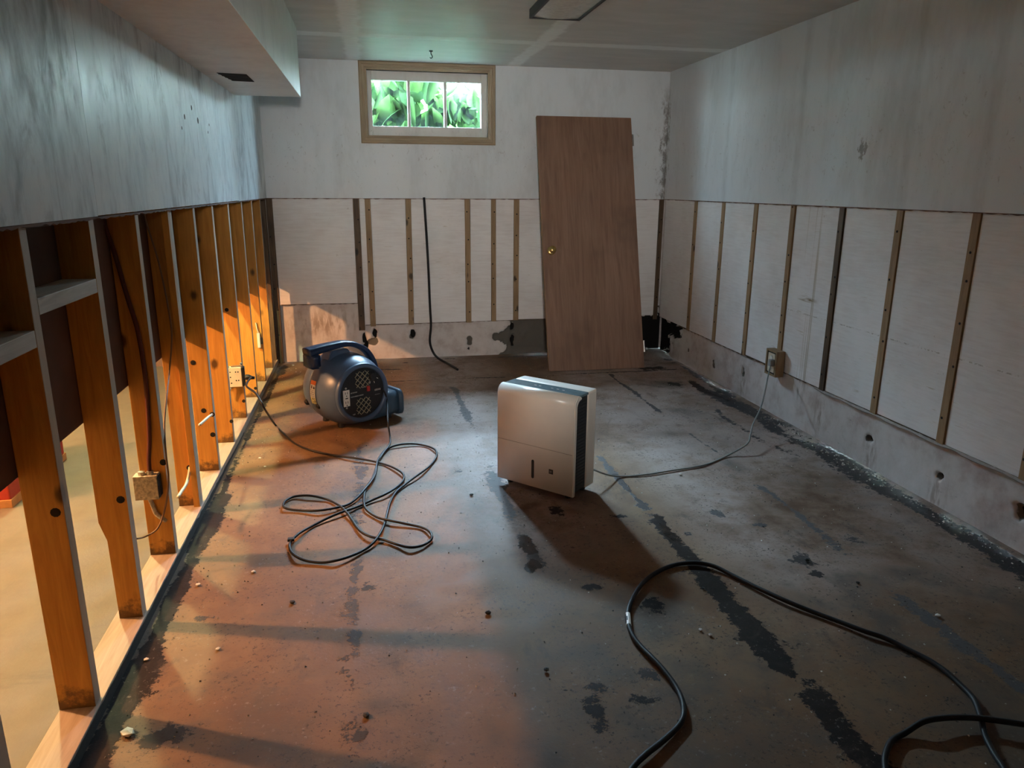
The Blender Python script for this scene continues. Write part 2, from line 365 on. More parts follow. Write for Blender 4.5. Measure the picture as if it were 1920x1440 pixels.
def tube(bm, pts, r, n=8, mi=0, per=6, sm=True):
    P = smooth_path(pts, per) if sm else [Vector(p) for p in pts]
    rings = []; up = Vector((0, 0, 1)); N = None
    for i, p in enumerate(P):
        d = (P[min(i+1, len(P)-1)] - P[max(i-1, 0)]).normalized()
        if N is None: N = d.cross(up if abs(d.z) < .9 else Vector((1, 0, 0))).normalized()
        N = (N - d*N.dot(d)).normalized(); B = d.cross(N)
        rr = r[i] if isinstance(r, list) else r
        rings.append([p + rr*(math.cos(2*math.pi*k/n)*N + math.sin(2*math.pi*k/n)*B) for k in range(n)])
    return loft(bm, rings, True, True, mi)
def lathe(bm, prof, org, axis, n=20, mi=0, cap=True):
    a = Vector(axis).normalized(); u = a.cross(Vector((0, 0, 1)) if abs(a.z) < .9 else Vector((1, 0, 0))).normalized(); v = a.cross(u); o = Vector(org)
    return loft(bm, [[o + a*h + r*(math.cos(2*math.pi*k/n)*u + math.sin(2*math.pi*k/n)*v) for k in range(n)] for r, h in prof], cap, True, mi)
def grid(name, nx, ny, fn, attrs, mat, parent=None, kind=None, smooth=True):
    """fn(U,V)->(X,Y,Z) numpy arrays; attrs: dict of arrays"""
    U, V = np.meshgrid(np.linspace(0, 1, nx), np.linspace(0, 1, ny))
    X, Y, Z = fn(U, V)
    co = np.stack([X, Y, Z], -1).reshape(-1, 3).astype(np.float32)
    i = np.arange(nx*ny).reshape(ny, nx)
    q = np.stack([i[:-1, :-1], i[:-1, 1:], i[1:, 1:], i[1:, :-1]], -1).reshape(-1, 4).astype(np.int32)
    me = bpy.data.meshes.new(name); me.vertices.add(len(co)); me.vertices.foreach_set('co', co.ravel())
    me.loops.add(q.size); me.loops.foreach_set('vertex_index', q.ravel())
    me.polygons.add(len(q)); me.polygons.foreach_set('loop_start', np.arange(0, q.size, 4, dtype=np.int32))
    me.polygons.foreach_set('use_smooth', np.full(len(q), smooth)); me.update(calc_edges=True); me.validate()
    for k, a in attrs.items():
        at = me.attributes.new(k, 'FLOAT', 'POINT'); at.data.foreach_set('value', np.ascontiguousarray(a, dtype=np.float32).ravel())
    me.materials.append(M[mat]); o = bpy.data.objects.new(name, me); COL.objects.link(o)
    if parent: o.parent = parent
    if kind: o['kind'] = kind
    return o
def vnoise(n, cells, seed):
    """1-d smooth value noise"""
    r = np.random.default_rng(seed); k = r.random(cells+2); x = np.linspace(0, cells, n); i = x.astype(int); f = x-i; f = f*f*(3-2*f)
    return k[i]*(1-f)+k[i+1]*f
def noise2(X, Y, s, seed):
    r = np.random.default_rng(seed); k = r.random((64, 64)); x = X*s+100; y = Y*s+100
    xi = np.floor(x).astype(int); yi = np.floor(y).astype(int); fx = x-xi; fy = y-yi; fx = fx*fx*(3-2*fx); fy = fy*fy*(3-2*fy)
    g = lambda a, b: k[a % 64, b % 64]
    return (g(xi, yi)*(1-fx)+g(xi+1, yi)*fx)*(1-fy)+(g(xi, yi+1)*(1-fx)+g(xi+1, yi+1)*fx)*fy

# ================================================================== STRUCTURE
Y0 = -1.6                               # wall behind the viewer
# ---- floor of the room: fine grid carrying masks for stains and painted shade
FX0, FX1, FY0, FY1 = -.86, 2.46, Y0, 6.02
nx, ny = 277, 636
U, V = np.meshgrid(np.linspace(0, 1, nx), np.linspace(0, 1, ny)); GX = FX0+(FX1-FX0)*U; GY = FY0+(FY1-FY0)*V
tar = np.zeros_like(GX); ash = np.zeros_like(GX); grime_shade = np.zeros_like(GX)
def fline(x0, ya, yb, w, amt, a, seed, wob=.02, gap=.5):
    global tar, ash
    xx = x0 + (noise2(GY*0, GY, 3., seed)-.5)*2*wob
    ww = w*(.45+1.1*noise2(GY*0, GY, 5., seed+1))
    pres = np.clip((noise2(GY*0, GY, 2.2, seed+2)-gap*.6)*4+.3, 0, 1)*np.clip((GY-ya)/.15, 0, 1)*np.clip((yb-GY)/.15, 0, 1)
    m = amt*np.exp(-((GX-xx)/ww)**2*1.2)*pres
    ash = np.where(m > tar, a, ash); tar = np.maximum(tar, m)
fline(.55, 2.75, 5.1, .034, .95, 1., 11, .012, .1); fline(.56, 2.3, 2.78, .036, 1., .1, 12, .012, .1)
fline(1.143, 2.75, 3.65, .032, 1., .75, 21, .01, 0.); fline(1.148, 1.55, 2.85, .045, 1.05, 0., 22, .014, .1); fline(1.17, -.5, 1.7, .07, 1.1, 0., 23, .02, .05)
fline(1.75, 4.05, 5.3, .02, .95, .35, 31, .015, .15); fline(1.77, 2.2, 3.9, .026, .72, .7, 32, .02, .4); fline(1.76, -.3, 2.1, .032, .9, .6, 33, .015, .1)
fline(-.1, .4, 4.3, .04, .62, .5, 41, .015, .5)
fline(2.30, -1., 4.75, .07, .95, .25, 51, .05, .1); fline(2.37, -1., 5.7, .05, .8, .2, 52, .03, .2); fline(2.14, 3.2, 4.7, .06, .75, .3, 53, .04, .5)
fline(2.27, 4.2, 5.0, .05, 1., 0., 54, .03, 0.)
fline(-.708, -1., 3.4, .046, 1.35, 0., 61, .008, 0.); fline(-.715, 3., 5.9, .018, 1., 0., 62, .006, 0.); fline(-.70, 5.45, 5.95, .06, 1., 0., 63, .01, 0.)  # along the sill: mould and the sill's shadow painted as one black edge
def frow(y0, xa, xb, w, amt, a, seed, wob=.01):
    global tar, ash
    yy = y0+(noise2(GX, GX*0, 3., seed)-.5)*2*wob; ww = w*(.4+1.2*noise2(GX, GX*0, 6., seed+1))
    m = amt*np.exp(-((GY-yy)/ww)**2*1.2)*np.clip((noise2(GX, GX*0, 2.5, seed+2)-.25)*4, 0, 1)*np.clip((GX-xa)/.1, 0, 1)*np.clip((xb-GX)/.1, 0, 1)
    ash = np.where(m > tar, a, ash); tar = np.maximum(tar, m)
frow(5.23, -.5, 2.2, .012, .95, .1, 71); frow(5.6, -.1, .5, .03, .8, .2, 72, .04); frow(5.90, .4, 2.2, .03, .8, .2, 73)
frow(5.26, 1.9, 2.4, .02, .9, .1, 74); frow(5.40, -.6, .1, .01, .7, .1, 75)
def spot(px, py, rx, ry, amt, a=0.):
    global tar, ash
    c = onz(px, py); m = amt*np.exp(-(((GX-c.x)/rx)**2+((GY-c.y)/ry)**2))
    ash = np.where(m > tar, a, ash); tar = np.maximum(tar, m)
for s in ((1222,1135,.05,.05,1.05,0),(1110,1102,.05,.03,1,0),(1045,958,.05,.06,.8,0),(1165,968,.06,.025,.8,0),(1345,962,.035,.05,.85,.7),(1425,984,.05,.03,.8,.6),
          (1505,1050,.05,.07,.85,.3),(1530,1075,.04,.03,.9,.1),(1215,1262,.04,.05,.8,.3),(1200,1310,.07,.04,.6,.1),(1120,1290,.1,.04,.6,.2),(985,1022,.03,.05,1,0),
          (994,1065,.022,.05,1.15,0),(690,1100,.03,.03,.7,.3),(660,1250,.05,.1,.6,.3),(665,1380,.04,.1,.7,.3),(385,1160,.05,.04,.6,.4),(300,1380,.1,.05,.8,.2),(860,880,.05,.05,.5,.6),
          (1120,1340,.03,.12,.8,.1),(1290,1000,.03,.03,.6,.3),(1310,770,.03,.06,.6,.3),(760,680,.05,.02,.8,.1),(560,680,.2,.03,.6,.1),(1225,690,.16,.05,1.,0),(1265,720,.06,.08,.9,0),
          (1600,1010,.05,.05,.5,.4),(1700,1225,.04,.04,.5,.2),(1460,1215,.1,.06,.5,.1),(1800,1330,.06,.1,.5,.1)): spot(*s)
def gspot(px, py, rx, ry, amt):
    global grime_shade
    c = onz(px, py); grime_shade = np.maximum(grime_shade, amt*np.exp(-(((GX-c.x)/rx)**2+((GY-c.y)/ry)**2)))
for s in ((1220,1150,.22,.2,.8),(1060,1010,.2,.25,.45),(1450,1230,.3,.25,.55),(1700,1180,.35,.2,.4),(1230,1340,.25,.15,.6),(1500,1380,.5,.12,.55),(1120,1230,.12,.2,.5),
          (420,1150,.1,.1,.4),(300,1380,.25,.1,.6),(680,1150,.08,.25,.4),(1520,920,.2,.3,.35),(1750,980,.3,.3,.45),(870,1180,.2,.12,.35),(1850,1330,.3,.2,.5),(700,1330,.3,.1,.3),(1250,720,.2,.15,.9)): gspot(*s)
grime_shade = np.maximum(grime_shade, np.clip((GX-1.95)/.5, 0, 1)*.45)
grime_shade = np.maximum(grime_shade, np.clip((GX-.9)/.6, 0, 1)*np.clip((2.3-GY)/.9, 0, 1)*.72)  # near right floor: light falloff painted as darker colour over the grime
grime_shade = np.maximum(grime_shade, .75*np.exp(-((GX+.74)/.07)**2)*np.clip((3.6-GY)/.8, .3, 1))  # floor beside the sill: dirt with the sill's shadow painted in
grime_shade = np.maximum(grime_shade, np.clip((2.9-GY)/.8, 0, 1)*(.10+.75*noise2(GX, GY, 3.3, 91)*noise2(GX, GY, 8., 92)+.12*noise2(GX, GY, 20., 93)))
grime_shade = np.maximum(grime_shade, np.clip((GX-1.2)/.5, 0, 1)*(.15+.6*noise2(GX, GY, 4., 94)*noise2(GX, GY, 9., 95)))
pale = np.clip(1-np.abs(GX-.55)/.5, 0, 1)*np.clip((GY-2.3)/.5, 0, 1)+.8*np.clip((GX-1.15)/.3, 0, 1)*np.clip((GY-1.6)/.8, 0, 1)
pale = np.clip(pale, 0, 1)
wet = np.zeros_like(GX)
for px, py, rr0 in ((985,1022,.07),(994,1065,.06),(1170,905,.10),(1205,950,.08),(1265,1000,.06)):
    c_ = onz(px, py); wet = np.maximum(wet, np.clip(1.6-np.hypot(GX-c_.x, (GY-c_.y)*.7)/rr0, 0, 1))
zz = (noise2(GX, GY, 9., 5)-.5)*.0015 + np.clip(tar-.5, 0, .5)*.006*noise2(GX, GY, 60., 6)
floor = grid('floor', nx, ny, lambda u, v: (GX, GY, zz-.001), dict(tar=tar, ash=ash, grime_shade=grime_shade, pale=pale, wet=wet), 'floor', kind='structure')
bm = bmesh.new(); box(bm, (FX0, FY0, -.12), (2.65, 6.25, -.008)); obj('slab', bm, 'concrete', floor)
bx('floor_next_room', (-4.4, Y0, -.1), (FX0, 6.02, 0), 'floor2', kind='structure')

# ---- ceiling
bx('ceiling', (-4.5, Y0-.1, ZS), (2.6, 6.2, ZS+.1), 'ceiling', kind='structure')
# ---- wall behind the viewer and the far walls of the next room
bx('wall_front', (-4.5, Y0-.12, -.1), (2.6, Y0, ZS), 'paint', kind='structure')
bx('wall_next_room_end', (-4.5, D+.03, -.1), (XL-.08, 6.2, ZS), 'backpaper', kind='structure')
bx('wall_next_room_far', (-4.5, Y0, -.1), (-4.4, D+.03, ZS), 'backpaper', kind='structure')

# ---- concrete base bands with pry holes (real recesses)
HOLES_B = [(683,634,.016,.05),(685,652,.02,.04),(703,628,.018,.032),(775,626,.02,.034),(962,614,.018,.035),(962,640,.019,.045),(880,655,.008,.012),(1222,610,.2,.08)]
GREY_B = [(700,640,.035,.03),(882,640,.025,.045),(930,637,.03,.02),(772,632,.02,.02)]
def wall_band(name, L0, L1, z1, side, holes, greys, rust, broken=None):
    n1 = int((L1-L0)/.011); n2 = int(z1/.011)
    U, V = np.meshgrid(np.linspace(0, 1, n1), np.linspace(0, 1, n2)); L = L0+(L1-L0)*U; Z = z1*V
    h = np.zeros_like(L); br = np.zeros_like(L); ru = np.zeros_like(L)
    nz = noise2(L, Z, 40., 3); nzb = noise2(L, Z, 14., 4)
    for (c, z, rx, rz) in holes: h = np.maximum(h, np.clip(1.6-np.sqrt(((L-c)/rx)**2+((Z-z)/rz)**2)-(nz-.5)*.9, 0, 1))
    for (c, z, rx, rz) in greys: br = np.maximum(br, np.clip(1.5-np.sqrt(((L-c)/rx)**2+((Z-z)/rz)**2)-(nz-.5)*.9, 0, 1))
    for (c, z, rx, rz) in rust: ru = np.maximum(ru, np.exp(-((L-c)/rx)**2-((Z-z)/rz)**2))
    if broken: br = np.maximum(br, broken(L, Z, nz, nzb))
    dep = np.minimum(np.where(h > .5, .035, 0)+np.where(br > .5, .010+.008*nz, 0)+(nzb-.5)*.004, .042)
    if side == 'back': f = lambda u, v: (L, D+.026+dep, Z)
    else: f = lambda u, v: (XR+.022+dep, L, Z)
    return grid(name, n1, n2, f, dict(hole=h, broken=br, rust=ru), 'concrete')
hb = [(ony(a, b, D).x, ony(a, b, D).z, c, d) for a, b, c, d in HOLES_B]; hb += [(2.43, .14, .17, .19)]
gb = [(ony(a, b, D).x, ony(a, b, D).z, c, d) for a, b, c, d in GREY_B]
def brk(L, Z, nz, nzb):
    e = 1.06 + (nzb-.5)*.13 + (nz-.5)*.08 + .05*np.sin(Z*30)
    return np.clip((L-e)/.02+.5, 0, 1)*np.clip((2.1-L)/.02, 0, 1)
# back wall
wall_back = empty('wall_back', (0, D, 0)); wall_back['kind'] = 'structure'; wall_back.location = (0, 0, 0)
bw = wall_band('concrete_base', XL-.08, XR+.05, .5, 'back', hb, gb, [(-.4, .3, .3, .1)], brk); bw.parent = wall_back
WX0, WX1, WZ0, WZ1 = .03, .937, 1.735, 2.197      # window opening
bm = bmesh.new()
for a, b in (((XL-.1, 0), (WX0, ZS)), ((WX1, 0), (XR+.2, ZS)), ((WX0, 0), (WX1, WZ0)), ((WX0, WZ1), (WX1, ZS))):
    box(bm, (a[0], D+.075, a[1]), (b[0], D+.26, b[1]))
box(bm, (XL-.1, D+.03, .5), (XR+.1, D+.075, ZC+.02))
obj('foundation', bm, 'concrete', wall_back)
bm = bmesh.new()
for a, b in (((XL-.1, ZC), (WX0, ZS)), ((WX1, ZC), (XR+.05, ZS)), ((WX0, ZC), (WX1, WZ0)), ((WX0, WZ1), (WX1, ZS))):
    box(bm, (a[0], D-.008, a[1]), (b[0], D+.076, b[1]))
obj('drywall', bm, 'paint', wall_back)
# ragged paper edge under the cut drywall
def ragged(name, parent, p0, p1, drop, out, mat, seed, seg=.02):
    r = random.Random(seed); p0, p1 = Vector(p0), Vector(p1); n = max(4, int((p1-p0).length/seg)); bm = bmesh.new(); rings = []
    for i in range(n+1):
        p = p0.lerp(p1, i/n); d = drop*(.35+.65*r.random()); o = Vector(out)
        rings.append([p, p+o, p+o-Vector((0, 0, d)), p-Vector((0, 0, d))])
    loft(bm, rings); return obj(name, bm, mat, parent)
ragged('cut_edge', wall_back, (XL, D-.007, ZC), (XR-.02, D-.007, ZC), .007, (0, .012, 0), 'backpaper', 1)
SB = [(-.09, .048, 'strip_dark', .245), (-.002, .042, 'strip', .275), (.306, .042, 'strip', .28), (.772, .042, 'strip', .285), (.981, .038, 'strip', .29), (1.168, .042, 'strip', .295)]
def strip(x, w, mat, zb, parent):
    s = bxl('furring_strip', (x-w/2, D-.004, zb), (x+w/2, D+.028, ZC+.004), mat, parent, .002)
    s.rotation_euler.y = random.uniform(-.006, .006); nails(s, w, 1.0, (0, -1, 0)); return s
def nails(s, w, h, nrm):
    bm = bmesh.new(); nv = Vector(nrm)
    for k in range(5):
        z = -.45*h+.9*h*(k+random.uniform(.2, .8))/5; u = random.uniform(-.25, .25)*w; t_ = Vector((nv.y, nv.x, 0)); base = nv*.0165 if abs(nv.y) else nv*.0165
        lathe(bm, [(.006, 0), (.006, .0012), (.002, .0016)], base+t_*u+Vector((0, 0, z)), nrm, 6)
    obj('nail_head', bm, 'dark', s, kind='stuff')
for x, w, m_, zb in SB: strip(x, w, m_, zb, wall_back)
strip(2.393, .036, 'strip_dark', .27, wall_back)
strip(-.733, .046, 'strip_dark', .0, wall_back)
def foam_b(x0, x1, z0):
    return bx('foam_panel', (x0, D+.004+random.uniform(0, .003), z0), (x1, D+.03, ZC+.004), 'foam_x', wall_back, .0015)
foam_b(-.709, -.115, .463)
edges = [-.065, -.024, .02, .284, .328, .750, .794, .961, 1.001, 1.146, 1.190]
for a, b in zip(edges[::2], edges[1::2]): foam_b(a, b, .288+random.uniform(-.003, .003))
foam_b(1.190, 1.62, .30); foam_b(1.622, 2.374, .305)
ragged('foam_edge', wall_back, (-.70, D+.002, .466), (-.11, D+.002, .466), .008, (0, .02, 0), 'strip_dark', 5)
ragged('foam_edge', wall_back, (-.06, D+.004, .288), (2.2, D+.004, .303), .006, (0, .02, 0), 'strip_dark', 6)

# right wall
wall_right = empty('wall_right'); wall_right['kind'] = 'structure'
RH = [(2.02, .15, .02, .03)]
for px, py, rx, rz in ((1290,655,.02,.02),(1337,683,.018,.03),(1392,697,.018,.035),(1630,823,.024,.02),(1760,893,.02,.018),(1912,960,.03,.03)):
    q = onx(px, py, XR+.02); RH.append((q.y, q.z, rx, rz))
rr = []
for px, py in ((1460,690),(1535,780),(1630,850),(1755,930),(1392,720),(1500,720)):
    q = onx(px, py, XR+.02); rr.append((q.y, q.z, .05, .09))
rcorner = [(5.98, .14, .26, .20), (5.66, .23, .16, .07)]
wb_ = wall_band('concrete_base', Y0, 5.99, .32, 'right', [(y, z, a*.55, b*.55) for y, z, a, b in RH[1:]]+[rcorner[0], rcorner[1]], [(y, z, a, b) for y, z, a, b in RH], rr); wb_.parent = wall_right
bm = bmesh.new(); box(bm, (XR+.07, Y0, 0), (XR+.2, D+.26, ZS)); box(bm, (XR+.025, Y0, .32), (XR+.07, D+.03, ZC)); obj('foundation', bm, 'concrete', wall_right)
bx('drywall', (XR-.010, Y0, ZC+.002), (XR+.07, D-.006, ZS), 'paint', wall_right)
ragged('cut_edge', wall_right, (XR-.009, Y0, ZC+.002), (XR-.009, D-.02, ZC+.002), .007, (.012, 0, 0), 'backpaper', 2)
SR = [5.323, 4.872, 4.425, 3.995, 3.533, 3.096, 2.646, 2.215, 1.77, 1.33, .88]
for i, y in enumerate(SR):
    s = bxl('furring_strip', (XR-.005, y-.021, .292 if i != 3 else .42), (XR+.026, y+.021, ZC+.004), 'strip_dark' if i == 4 else 'strip', wall_right, .002)
    s.rotation_euler.x = random.uniform(-.005, .005); nails(s, .042, 1.0, (-1, 0, 0))
yy = D-.035
for i, y in enumerate(SR+[Y0]):
    a, b = (y+.025 if y != Y0 else Y0), yy
    bm = bmesh.new(); z0 = .296+random.uniform(-.004, .004); off = random.uniform(0, .003)
    vs = box(bm, (XR+.001+off, a, z0), (XR+.026, b, ZC+.004), .0015); obj('foam_panel', bm, 'foam_y', wall_right); yy = y-.024
ragged('foam_edge', wall_right, (XR+.006, 1.2, .298), (XR+.006, 5.5, .298), .013, (.018, 0, 0), 'strip_dark', 8)
# curled strip of torn facing below the foam edge
bm = bmesh.new(); r3 = random.Random(3); rings = []
for i in range(60):
    y = 3.6-1.6*i/59; d = .005*abs(math.sin(i*.33))+.003*r3.random()
    rings.append([(XR+.001-d*.5, y, .294), (XR-.003-d*.8, y, .290-d), (XR-.001-d*.8, y, .286-d), (XR+.004, y, .290)])
loft(bm, rings); obj('torn_facing', bm, 'seam', wall_right)
for px, py, rz in ((1640,775,.02),):
    pass

# ---- left wall: drywall above, open studs below
wall_left = empty('wall_left'); wall_left['kind'] = 'structure'
STX0, STX1 = -.845, -.757
# three drywall sheets with their joints
for a, b in ((Y0, 2.3), (2.301, 4.70), (4.701, D-.006)):
    bx('drywall', (STX1, a, ZC+random.uniform(-.003, .004)), (XL, b, ZS), 'paint_left', wall_left, .0008)
ragged('cut_edge', wall_left, (STX1+.001, Y0, ZC), (STX1+.001, D-.02, ZC), .009, (.010, 0, 0), 'backpaper', 4)
bx('far_drywall', (-.862, Y0, .686), (-.847, D, ZS), 'backpaper', wall_left)
bx('sill_plate', (STX0, Y0, 0), (XL-.004, D-.02, .038), 'sill', wall_left, .002)
bm = bmesh.new(); r5 = random.Random(9); rings = []
for i in range(140):
    y = Y0+(4.2-Y0)*i/139; zt = (.030+.006*r5.random()) if y < 3.0 else (.020+.010*r5.random())*max(.2, (4.3-y)/1.3)
    rings.append([(XL-.005, y, 0), (XL-.0015-.001*r5.random(), y, 0), (XL-.0022, y, zt), (XL-.005, y, zt)])
loft(bm, rings); obj('mould_shade_film', bm, 'sill_edge', wall_left)  # black face of the sill: mould and shade in one colour
def stud(y, w=.038, mat='stud', notch=False, z0=.038, z1=ZS-.04):
    bm = bmesh.new(); hz = (z1-z0)/2
    if notch:
        prof = [(-.044, -hz+.33), (-.027, -hz+.27), (-.024, -hz), (.044, -hz), (.044, hz), (-.044, hz)]
        R = [[bm.verts.new((x, s*w/2, z)) for x, z in prof] for s in (-1, 1)]
        bm.faces.new(R[0]); bm.faces.new(R[1][::-1]); n = len(prof)
        for i in range(n): bm.faces.new((R[0][i], R[0][(i+1) % n], R[1][(i+1) % n], R[1][i]))
    else:
        box(bm, (-.044, -w/2, -hz), (.044, w/2, hz), .0025)
    return obj('stud', bm, mat, wall_left, loc=((STX0+STX1)/2, y, (z0+z1)/2))
STY = [1.845, 2.272, 2.697, 3.137, 3.545, 3.955, 4.392, 4.845, 5.255]
for i, y in enumerate(STY): stud(y, notch=(i == 1))
bxl('furring_lath', (-.782, 3.137-.0395, .038), (STX1, 3.137-.0205, ZC+.02), 'stud', wall_left, .0015); stud(5.66); stud(5.925, .05, 'strip_dark')
for y in (1.39, .95, .52, .1, -.33, -.76, -1.2): stud(y)
# bored cable holes (dark plugs proud of the near faces) and flat blocking
def bore(px, py, yst, r=.011):
    q = ony(px, py, yst-.0195); bm = bmesh.new(); lathe(bm, [(r, 0), (r, .0012), (r*.6, .0016)], q+Vector((0, .0006, 0)), (0, -1, 0), 10); obj('bore_hole', bm, 'dark', wall_left)
for px, py, k in ((104,961,0),(226,937,1),(306,867,2),(355,877,3),(398,777,4),(399,815,4),(457,752,6),(479,728,7),(434,790,5),(425,581,5),(362,680,4),(382,770,4)): bore(px, py, STY[k], .012 if k < 5 else .010)
bxl('blocking', (STX0, 1.865, 1.068), (STX1, 2.252, 1.107), 'block', wall_left, .002)
bxl('blocking', (STX0, 1.41, 1.000), (STX1, 1.825, 1.040), 'block', wall_left, .002)
bxl('blocking', (STX0, .97, 1.05), (STX1, 1.37, 1.09), 'block', wall_left, .002)
# soffit box along the left of the ceiling
SX, SZ, SYE = -.369, 1.876, 4.86
soffit = bx('ceiling_soffit', (XL, Y0, SZ), (SX, SYE, ZS), 'soffit', None, .0015); soffit['kind'] = 'structure'

# ---- window
win = empty('window_1'); win['kind'] = 'structure'
def casing_bar(a, b, horiz, side):
    """moulded casing: stepped profile, mitred by overlap"""
    bm = bmesh.new(); x0, z0 = a; x1, z1 = b
    prof = [(0, 0), (0, .016), (.006, .022), (.020, .020), (.024, .016), (.040, .016), (.046, .012), (.058, .008), (.058, 0)]
    rings = []
    for (x, z, sx, sz) in ((x0, z0, 1, 1), (x1, z1, -1, 1)):
        ring = []
        for d, h in prof:
            if horiz: ring.append((x+sx*d, D-.008-h, z-d if side > 0 else z+d))
            else: ring.append((x+d if side < 0 else x-d, D-.008-h, z+(d if (x, z) == (x0, z0) else -d)))
        rings.append(ring)
    loft(bm, rings); return obj('casing', bm, 'casing' if horiz else 'casing_v', win)
CX0, CX1, CZ0, CZ1 = -.030, .992, 1.677, 2.2545
casing_bar((CX0, CZ0), (CX1, CZ0), True, -1); casing_bar((CX0, CZ1), (CX1, CZ1), True, 1)
casing_bar((CX0, CZ0), (CX0, CZ1), False, -1); casing_bar((CX1, CZ0), (CX1, CZ1), False, 1)
GX0, GX1, GZ0, GZ1 = .062, .888, 1.806, 2.132
bm = bmesh.new()
for a, b in (((WX0, WZ0), (GX0, WZ1)), ((GX1, WZ0), (WX1, WZ1)), ((GX0, WZ0), (GX1, GZ0)), ((GX0, GZ1), (GX1, WZ1))):
    box(bm, (a[0], 5.990, a[1]), (b[0], 6.040, b[1]), .003)
obj('sash', bm, 'sash', win)
bm = bmesh.new()
for a, b in (((WX0-.001, WZ0-.02), (WX0, WZ1)), ((WX1, WZ0), (WX1+.001, WZ1))): box(bm, (a[0], D-.008, a[1]), (b[0], 6.22, b[1]))
box(bm, (WX0, D-.008, WZ0-.001), (WX1, 6.22, WZ0)); box(bm, (WX0, D-.008, WZ1), (WX1, 6.22, WZ1+.001)); obj('jamb', bm, 'sash', win)
for x in (.337, .613): bx('muntin', (x-.011, 5.992, GZ0), (x+.011, 6.036, GZ1), 'sash', win, .004)
for a, b in ((GX0, .326), (.348, .602), (.624, GX1)): bx('pane', (a, 6.012, GZ0), (b, 6.015, GZ1), 'glass', win)

# ---- outside: window well soil
bx('ground', (-3, 6.217, 1.2), (4.5, 11, 1.66), 'soil', None, kind='structure')

# ================================================================== THINGS
# ---- climbing plant outside the window
vine = empty('climbing_plant', (.45, 6.5, 1.66)); tag(vine, 'leafy green climbing plant pressed close outside the small basement window', 'plant')
def leaf_mesh():
    bm = bmesh.new(); out = [(0, 0), (.30, -.08), (.47, .10), (.46, .38), (.30, .70), (.0, 1.0)]
    mid = [bm.verts.new((0, y, -.10*math.sin(y*3.1))) for y in (0, .1, .38, .7, 1.0)]
    for s in (-1, 1):
        e = [bm.verts.new((s*x, y, .10*abs(x)*2-.10*math.sin(max(y, 0)*3.1))) for x, y in out[1:5]]
        bm.faces.new((mid[0], e[0], e[1], mid[1])); bm.faces.new((mid[1], e[1], e[2], mid[2])); bm.faces.new((mid[2], e[2], e[3], mid[3])); bm.faces.new((mid[3], e[3], mid[4]))
    me = bpy.data.meshes.new('leaf'); bm.to_mesh(me); bm.free(); me.materials.append(M['leaf'])
    for p in me.polygons: p.use_smooth = True
    return me
LM = leaf_mesh(); rl = random.Random(5); stemb = bmesh.new()
for k in range(165):
    x = rl.uniform(-.15, 1.35); y = rl.uniform(6.32, 6.78); top = 2.22-.20*max(0, (x-.5)/.6)
    z = 1.72+(top-1.72)*(rl.random()**.8); s = rl.uniform(.13, .25)
    o = bpy.data.objects.new('leaf', LM); COL.objects.link(o); o.parent = vine
    o.location = (x-.45, y-6.5, z-1.66); o.scale = (s, s, s)
    o.rotation_euler = (rl.uniform(-.9, 1.0)+math.pi/2*rl.choice((1, 1, -1)), rl.uniform(-.6, .6), rl.uniform(-1.2, 1.2))
for k in range(9):
    x = -.1+k*.16; tube(stemb, [(x-.45, rl.uniform(-.1, .2), 0), (x-.40, .05, .2), (x-.47+rl.uniform(-.1, .1), .1, .38), (x-.4, .15, .52)], .004, 6)
obj('stem', stemb, 'leaf', vine)

# ---- loose door leaning on the back wall
pb = (onz(1030, 697)+onz(1208, 690))/2; LEN, WD, TH = 1.985, .764, .035
run = (D-.014)-TH*.95-pb.y; ang = math.atan2(run, math.sqrt(max(LEN**2-run**2, .1)))
doorr = empty('leaning_door', (pb.x, pb.y, .002)); tag(doorr, 'brown wood veneer flush door taken off and leaning against the rear wall', 'door')
doorr.rotation_euler = (-ang, .0, 0)
sk = .006
bm = bmesh.new(); box(bm, (-WD/2, 0, 0), (WD/2, TH, LEN), .0015); o = obj('slab', bm, 'door', doorr)
bm = bmesh.new(); box(bm, (-WD/2-.0015, .003, .002), (-WD/2+.0002, TH-.003, LEN-.002)); box(bm, (WD/2-.0002, .003, .002), (WD/2+.0015, TH-.003, LEN-.002)); obj('edge_band', bm, 'door_edge', doorr)
kz = .93; kx = -WD/2+.062
bm = bmesh.new(); lathe(bm, [(.033, 0), (.033, .004), (.024, .009), (.014, .011)], (kx, 0, kz), (0, -1, 0), 24); o = obj('rosette', bm, 'brass', doorr, True)
bm = bmesh.new(); lathe(bm, [(.012, .008), (.012, .030), (.020, .036), (.027, .044), (.028, .054), (.024, .063), (.012, .068), (.003, .0685)], (kx, 0, kz), (0, -1, 0), 24); obj('knob', bm, 'brass', doorr, True)
for z in (LEN-.18, .17):
    bm = bmesh.new(); box(bm, (WD/2+.0012, .002, z-.045), (WD/2+.0035, TH-.004, z+.045)); lathe(bm, [(.006, -.045), (.006, .045)], (WD/2+.006, -.003, z), (0, 0, 1), 10); obj('hinge', bm, 'steel', doorr)
doorr.rotation_euler.z = math.atan2(onz(1208, 690).y-onz(1030, 697).y, .764)

# ---- dehumidifier
DW, DD, DH = .412, .205, .487
fl = Vector((.552, 3.239, 0)); frr = Vector((.836, 2.941, 0)); wdir = (frr-fl).normalized()
deh = empty('dehumidifier', fl+wdir*DW/2, math.atan2(wdir.y, wdir.x)); tag(deh, 'white portable dehumidifier with black side vent standing on the concrete floor', 'dehumidifier')
